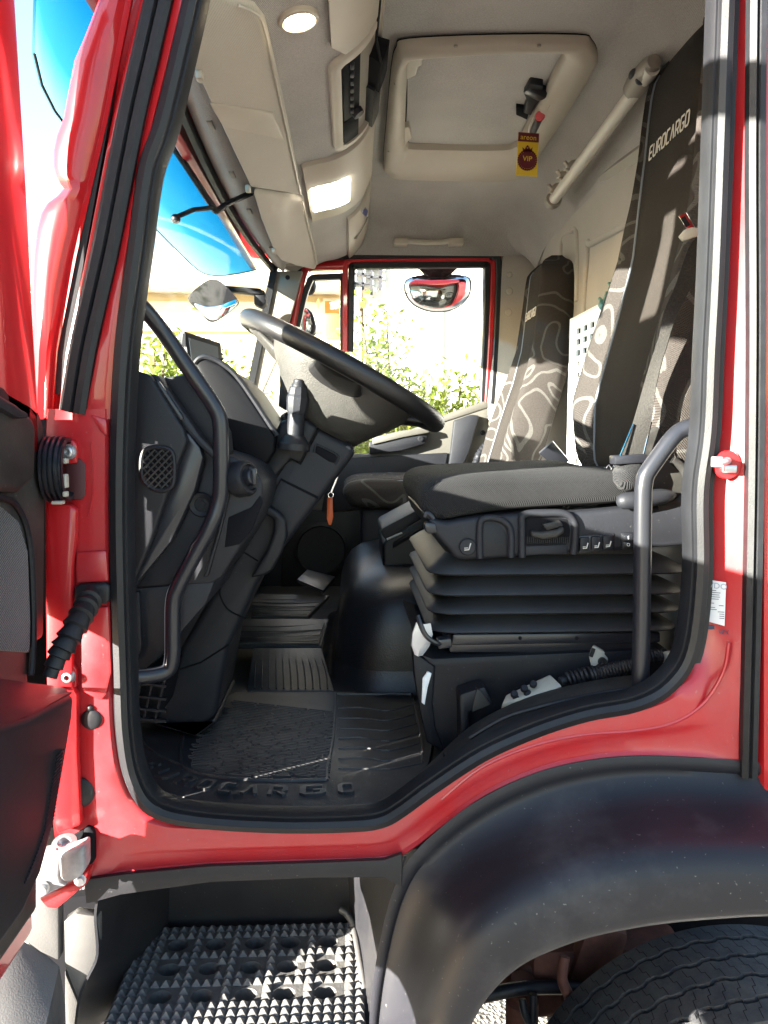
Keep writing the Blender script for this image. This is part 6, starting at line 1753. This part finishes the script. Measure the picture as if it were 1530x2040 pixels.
b = B(); b.loft([[V((c2_.x + (p.x - c2_.x) * (1 - ins), y, c2_.z + (p.z - c2_.z) * (1 - ins * 6))) for p in base2] for y, ins in ((1.31, .08), (1.32, .03), (1.35, 0), (1.55, .01), (1.76, 0), (1.80, .03), (1.81, .08))]); obj('cushion', b, M['seat_pattern'], psx, ang=80)
b = B(); b.tube([V((x, y, Z(z))) for x, y, z in ((.0, 1.33, -.165), (.3, 1.325, -.14), (.0, 1.33, -.165))][:2], .003, 6); obj('piping', b, M['piping'], psx)
b = B(); b.box((.26, 1.56, Z(-.42)), (.46, .42, .36), bev=.02); obj('pedestal', b, M['plastic'], psx)
pb = thing('passenger_seat_belt', 'thin black belt and stalk beside the passenger seat at the far door post', 'seat belt', P(960, 915, 1.93))
l2 = smooth([P(u, v, y) for u, v, y in ((1052, 676, 1.90), (1046, 690, 1.90), (1030, 745, 1.9), (1012, 805, 1.86), (990, 860, 1.82), (976, 915, 1.8))], 4)
b = B(); b.sheet([[p, p + V((.022 - .012 * (i / len(l2)), .02, 0))] for i, p in enumerate(l2)], .0015); obj('webbing', b, M['belt'], pb)
b = B(); b.tube([P(1050 + 7 * cos(k), 682 + 13 * sin(k), 1.895) for k in [2 * pi * q / 14 for q in range(14)]], .005, 8, closed=True); obj('guide_loop', b, M['plastic'], pb)
b = B(); p2 = smooth([P(u, v, 1.84) for u, v in ((978, 878), (966, 890), (955, 905), (948, 925))], 8); b.tube(p2, [.014 + .003 * (i % 3) / 2 for i in range(len(p2))], 10); obj('buckle_stalk', b, M['plastic'], pb)

# black folder between the seats
b = B(); b.prism([P(1074, 904, .98), P(1102, 880, .98), P(1134, 918, 1.0), P(1112, 936, 1.0)], V((.006, .03, .004)), .002)
obj('folder', b, M['gloss_black'], label='slim black folder sticking up between the two seats', cat='folder')
# perforated white board on the rear wall
wb = thing('perforated_board', 'white board with rows of square holes standing behind the seats', 'board', PX(1140, 800, .70))
pA, pB = PX(1139, 636, .70), PX(1230, 575, .70)
y_near, y_far = .78, pA.y
zt_ = pA.z
b = B(); t = bmesh.new(); ny_, nz_ = 8, 15; cw = (y_far - y_near) / ny_; ch = .033
def bd(y, z): return V((.70 + .0, y, zt_ - z))
hole_h = .55; 
for j in range(nz_ + 1):
    for i in range(ny_):
        y1, y0 = y_far - i * cw, y_far - (i + 1) * cw
        z0, z1 = j * ch, (j + 1) * ch
        if j == 0 or i in (0,): 
            t.faces.new([t.verts.new(bd(y, z)) for y, z in ((y0, z0), (y1, z0), (y1, z1), (y0, z1))]); continue
        a, c, d, e = y0 + cw * .22, y1 - cw * .22, z0 + ch * .25, z1 - ch * .25
        o = [t.verts.new(bd(y, z)) for y, z in ((y0, z0), (y1, z0), (y1, z1), (y0, z1))]
        n4 = [t.verts.new(bd(y, z)) for y, z in ((a, d), (c, d), (c, e), (a, e))]
        for k in range(4): t.faces.new((o[k], o[(k + 1) % 4], n4[(k + 1) % 4], n4[k]))
bmesh.ops.remove_doubles(t, verts=t.verts, dist=1e-5); bmesh.ops.recalc_face_normals(t, faces=t.faces); bmesh.ops.solidify(t, geom=list(t.faces), thickness=.006)
b.merge(t); obj('board', b, M['white'], wb, ang=20)
b = B(); b.box((.718, (y_near + y_far) / 2, zt_ - .26), (.012, y_far - y_near - .02, .48)); obj('gap_shade_sheet', b, M['deep'], wb)  # dark sheet put in for the shade seen through the holes
for (u, v) in ((1206, 600), (1226, 570)):
    q = PX(u, v, .69); b = B(); b.box(q, (.014, .012, .05), Euler((.35, .2, 0)), bev=.002); b.box(q + V((-.012, -.004, -.012)), (.012, .03, .014), Euler((.5, .2, 0)), bev=.002); b.tube([q + V((-.01, 0, 0)), q + V((-.01, .02, .01))], .005, 8)
    obj('clip', b, M['teal'], wb)

# wired remote control, coiled lead, loose bracket
rc = thing('remote_control', 'khaki hand remote with black buttons lying in the sill pocket', 'remote control', P(1060, 1385, .13))
b = B(); r4 = [P(996, 1408, .13), P(1004, 1396, .13), P(1096, 1343, .14), P(1122, 1364, .13), P(1060, 1386, .12)]
b.prism([P(1000, 1402, .125), P(1008, 1384, .16), P(1096, 1342, .16), P(1121, 1366, .125), P(1060, 1392, .115)], V((.0, .012, -.02)), .004); obj('case', b, M['remote'], rc)
for (u, v) in ((1024, 1386), (1044, 1375), (1062, 1366), (1028, 1396), (1050, 1384)):
    q = P(u, v, .136); b = B(); b.lathe(q + V((0, -.002, .004)), (-.1, -.75, .7), [(.0065, -.004), (.0065, .001), (.005, .003), (0, .003)], 16); obj('button', b, M['plastic'], rc)
b = B(); b.lathe(P(1120, 1356, .135), (1, .2, .25), [(.008, -.004), (.008, .012), (.005, .02), (.005, .03)], 14); obj('cable_gland', b, M['plastic'], rc)
def coil(a, c, r, turns, wr):
    a, c = V(a), V(c); ax = (c - a).normalized(); u = ax.cross(V((0, 1, 0))).normalized(); v = ax.cross(u); L = (c - a).length
    n = int(turns * 14)
    return [a + ax * L * k / n + (u * cos(2 * pi * turns * k / n) + v * sin(2 * pi * turns * k / n)) * r for k in range(n + 1)]
cl = thing('coiled_cable', 'black coiled cable running from the remote past the grab rail', 'cable', P(1200, 1350, .13))
b = B(); b.tube(coil(P(1130, 1352, .135), P(1182, 1340, .135), .010, 6, .003), .0034, 6); obj('short_coil', b, M['plastic'], cl)
b = B(); b.tube(coil(P(1175, 1344, .13), P(1262, 1326, .135), .0105, 14, .003), .0034, 6); obj('main_coil', b, M['plastic'], cl)
b = B(); b.tube(coil(P(1290, 1308, .15), P(1320, 1306, .15), .009, 5, .003), .003, 6); obj('far_coil', b, M['plastic'], cl)
b = B(); b.tube(smooth([P(1200, 1322, .15), P(1188, 1332, .14), P(1176, 1345, .13), P(1150, 1350, .135)], 4), .0045, 8); b.tube(smooth([P(1262, 1326, .135), P(1285, 1318, .14), P(1310, 1300, .15), P(1318, 1316, .14)], 4), .004, 8); obj('lead', b, M['plastic'], cl)
lbk = thing('loose_bracket', 'pale khaki plastic bracket with a slot lying above the coiled cable', 'bracket', P(1195, 1325, .18))
b = B(); b.prism([P(1172, 1306, .2), P(1182, 1286, .2), P(1206, 1300, .2), P(1212, 1312, .2), P(1206, 1336, .19), P(1178, 1330, .19)], V((.004, .012, 0)), .003); obj('plate', b, M['remote'], lbk)
b = B(); b.lathe(P(1200, 1318, .192), (0, -1, 0), [(.008, -.002), (.008, .002), (.005, .002), (.005, -.001)], 16); b.box(P(1180, 1300, .196), (.006, .004, .016), Euler((0, .3, 0))); obj('slot', b, M['plastic_dusty'], lbk)
b = B(); b.prism([P(1206, 1300, .25), P(1245, 1296, .25), P(1254, 1312, .24), P(1225, 1318, .23)], V((0, .01, -.004)), .002); obj('wing', b, M['remote'], lbk)
b = B(); b.ico(P(1336, 1310, .16), (.02, .014, .012), 3)
obj('crumpled_rag', b, M['remote'], label='small crumpled khaki rag at the rear foot of the seat plinth', cat='rag')
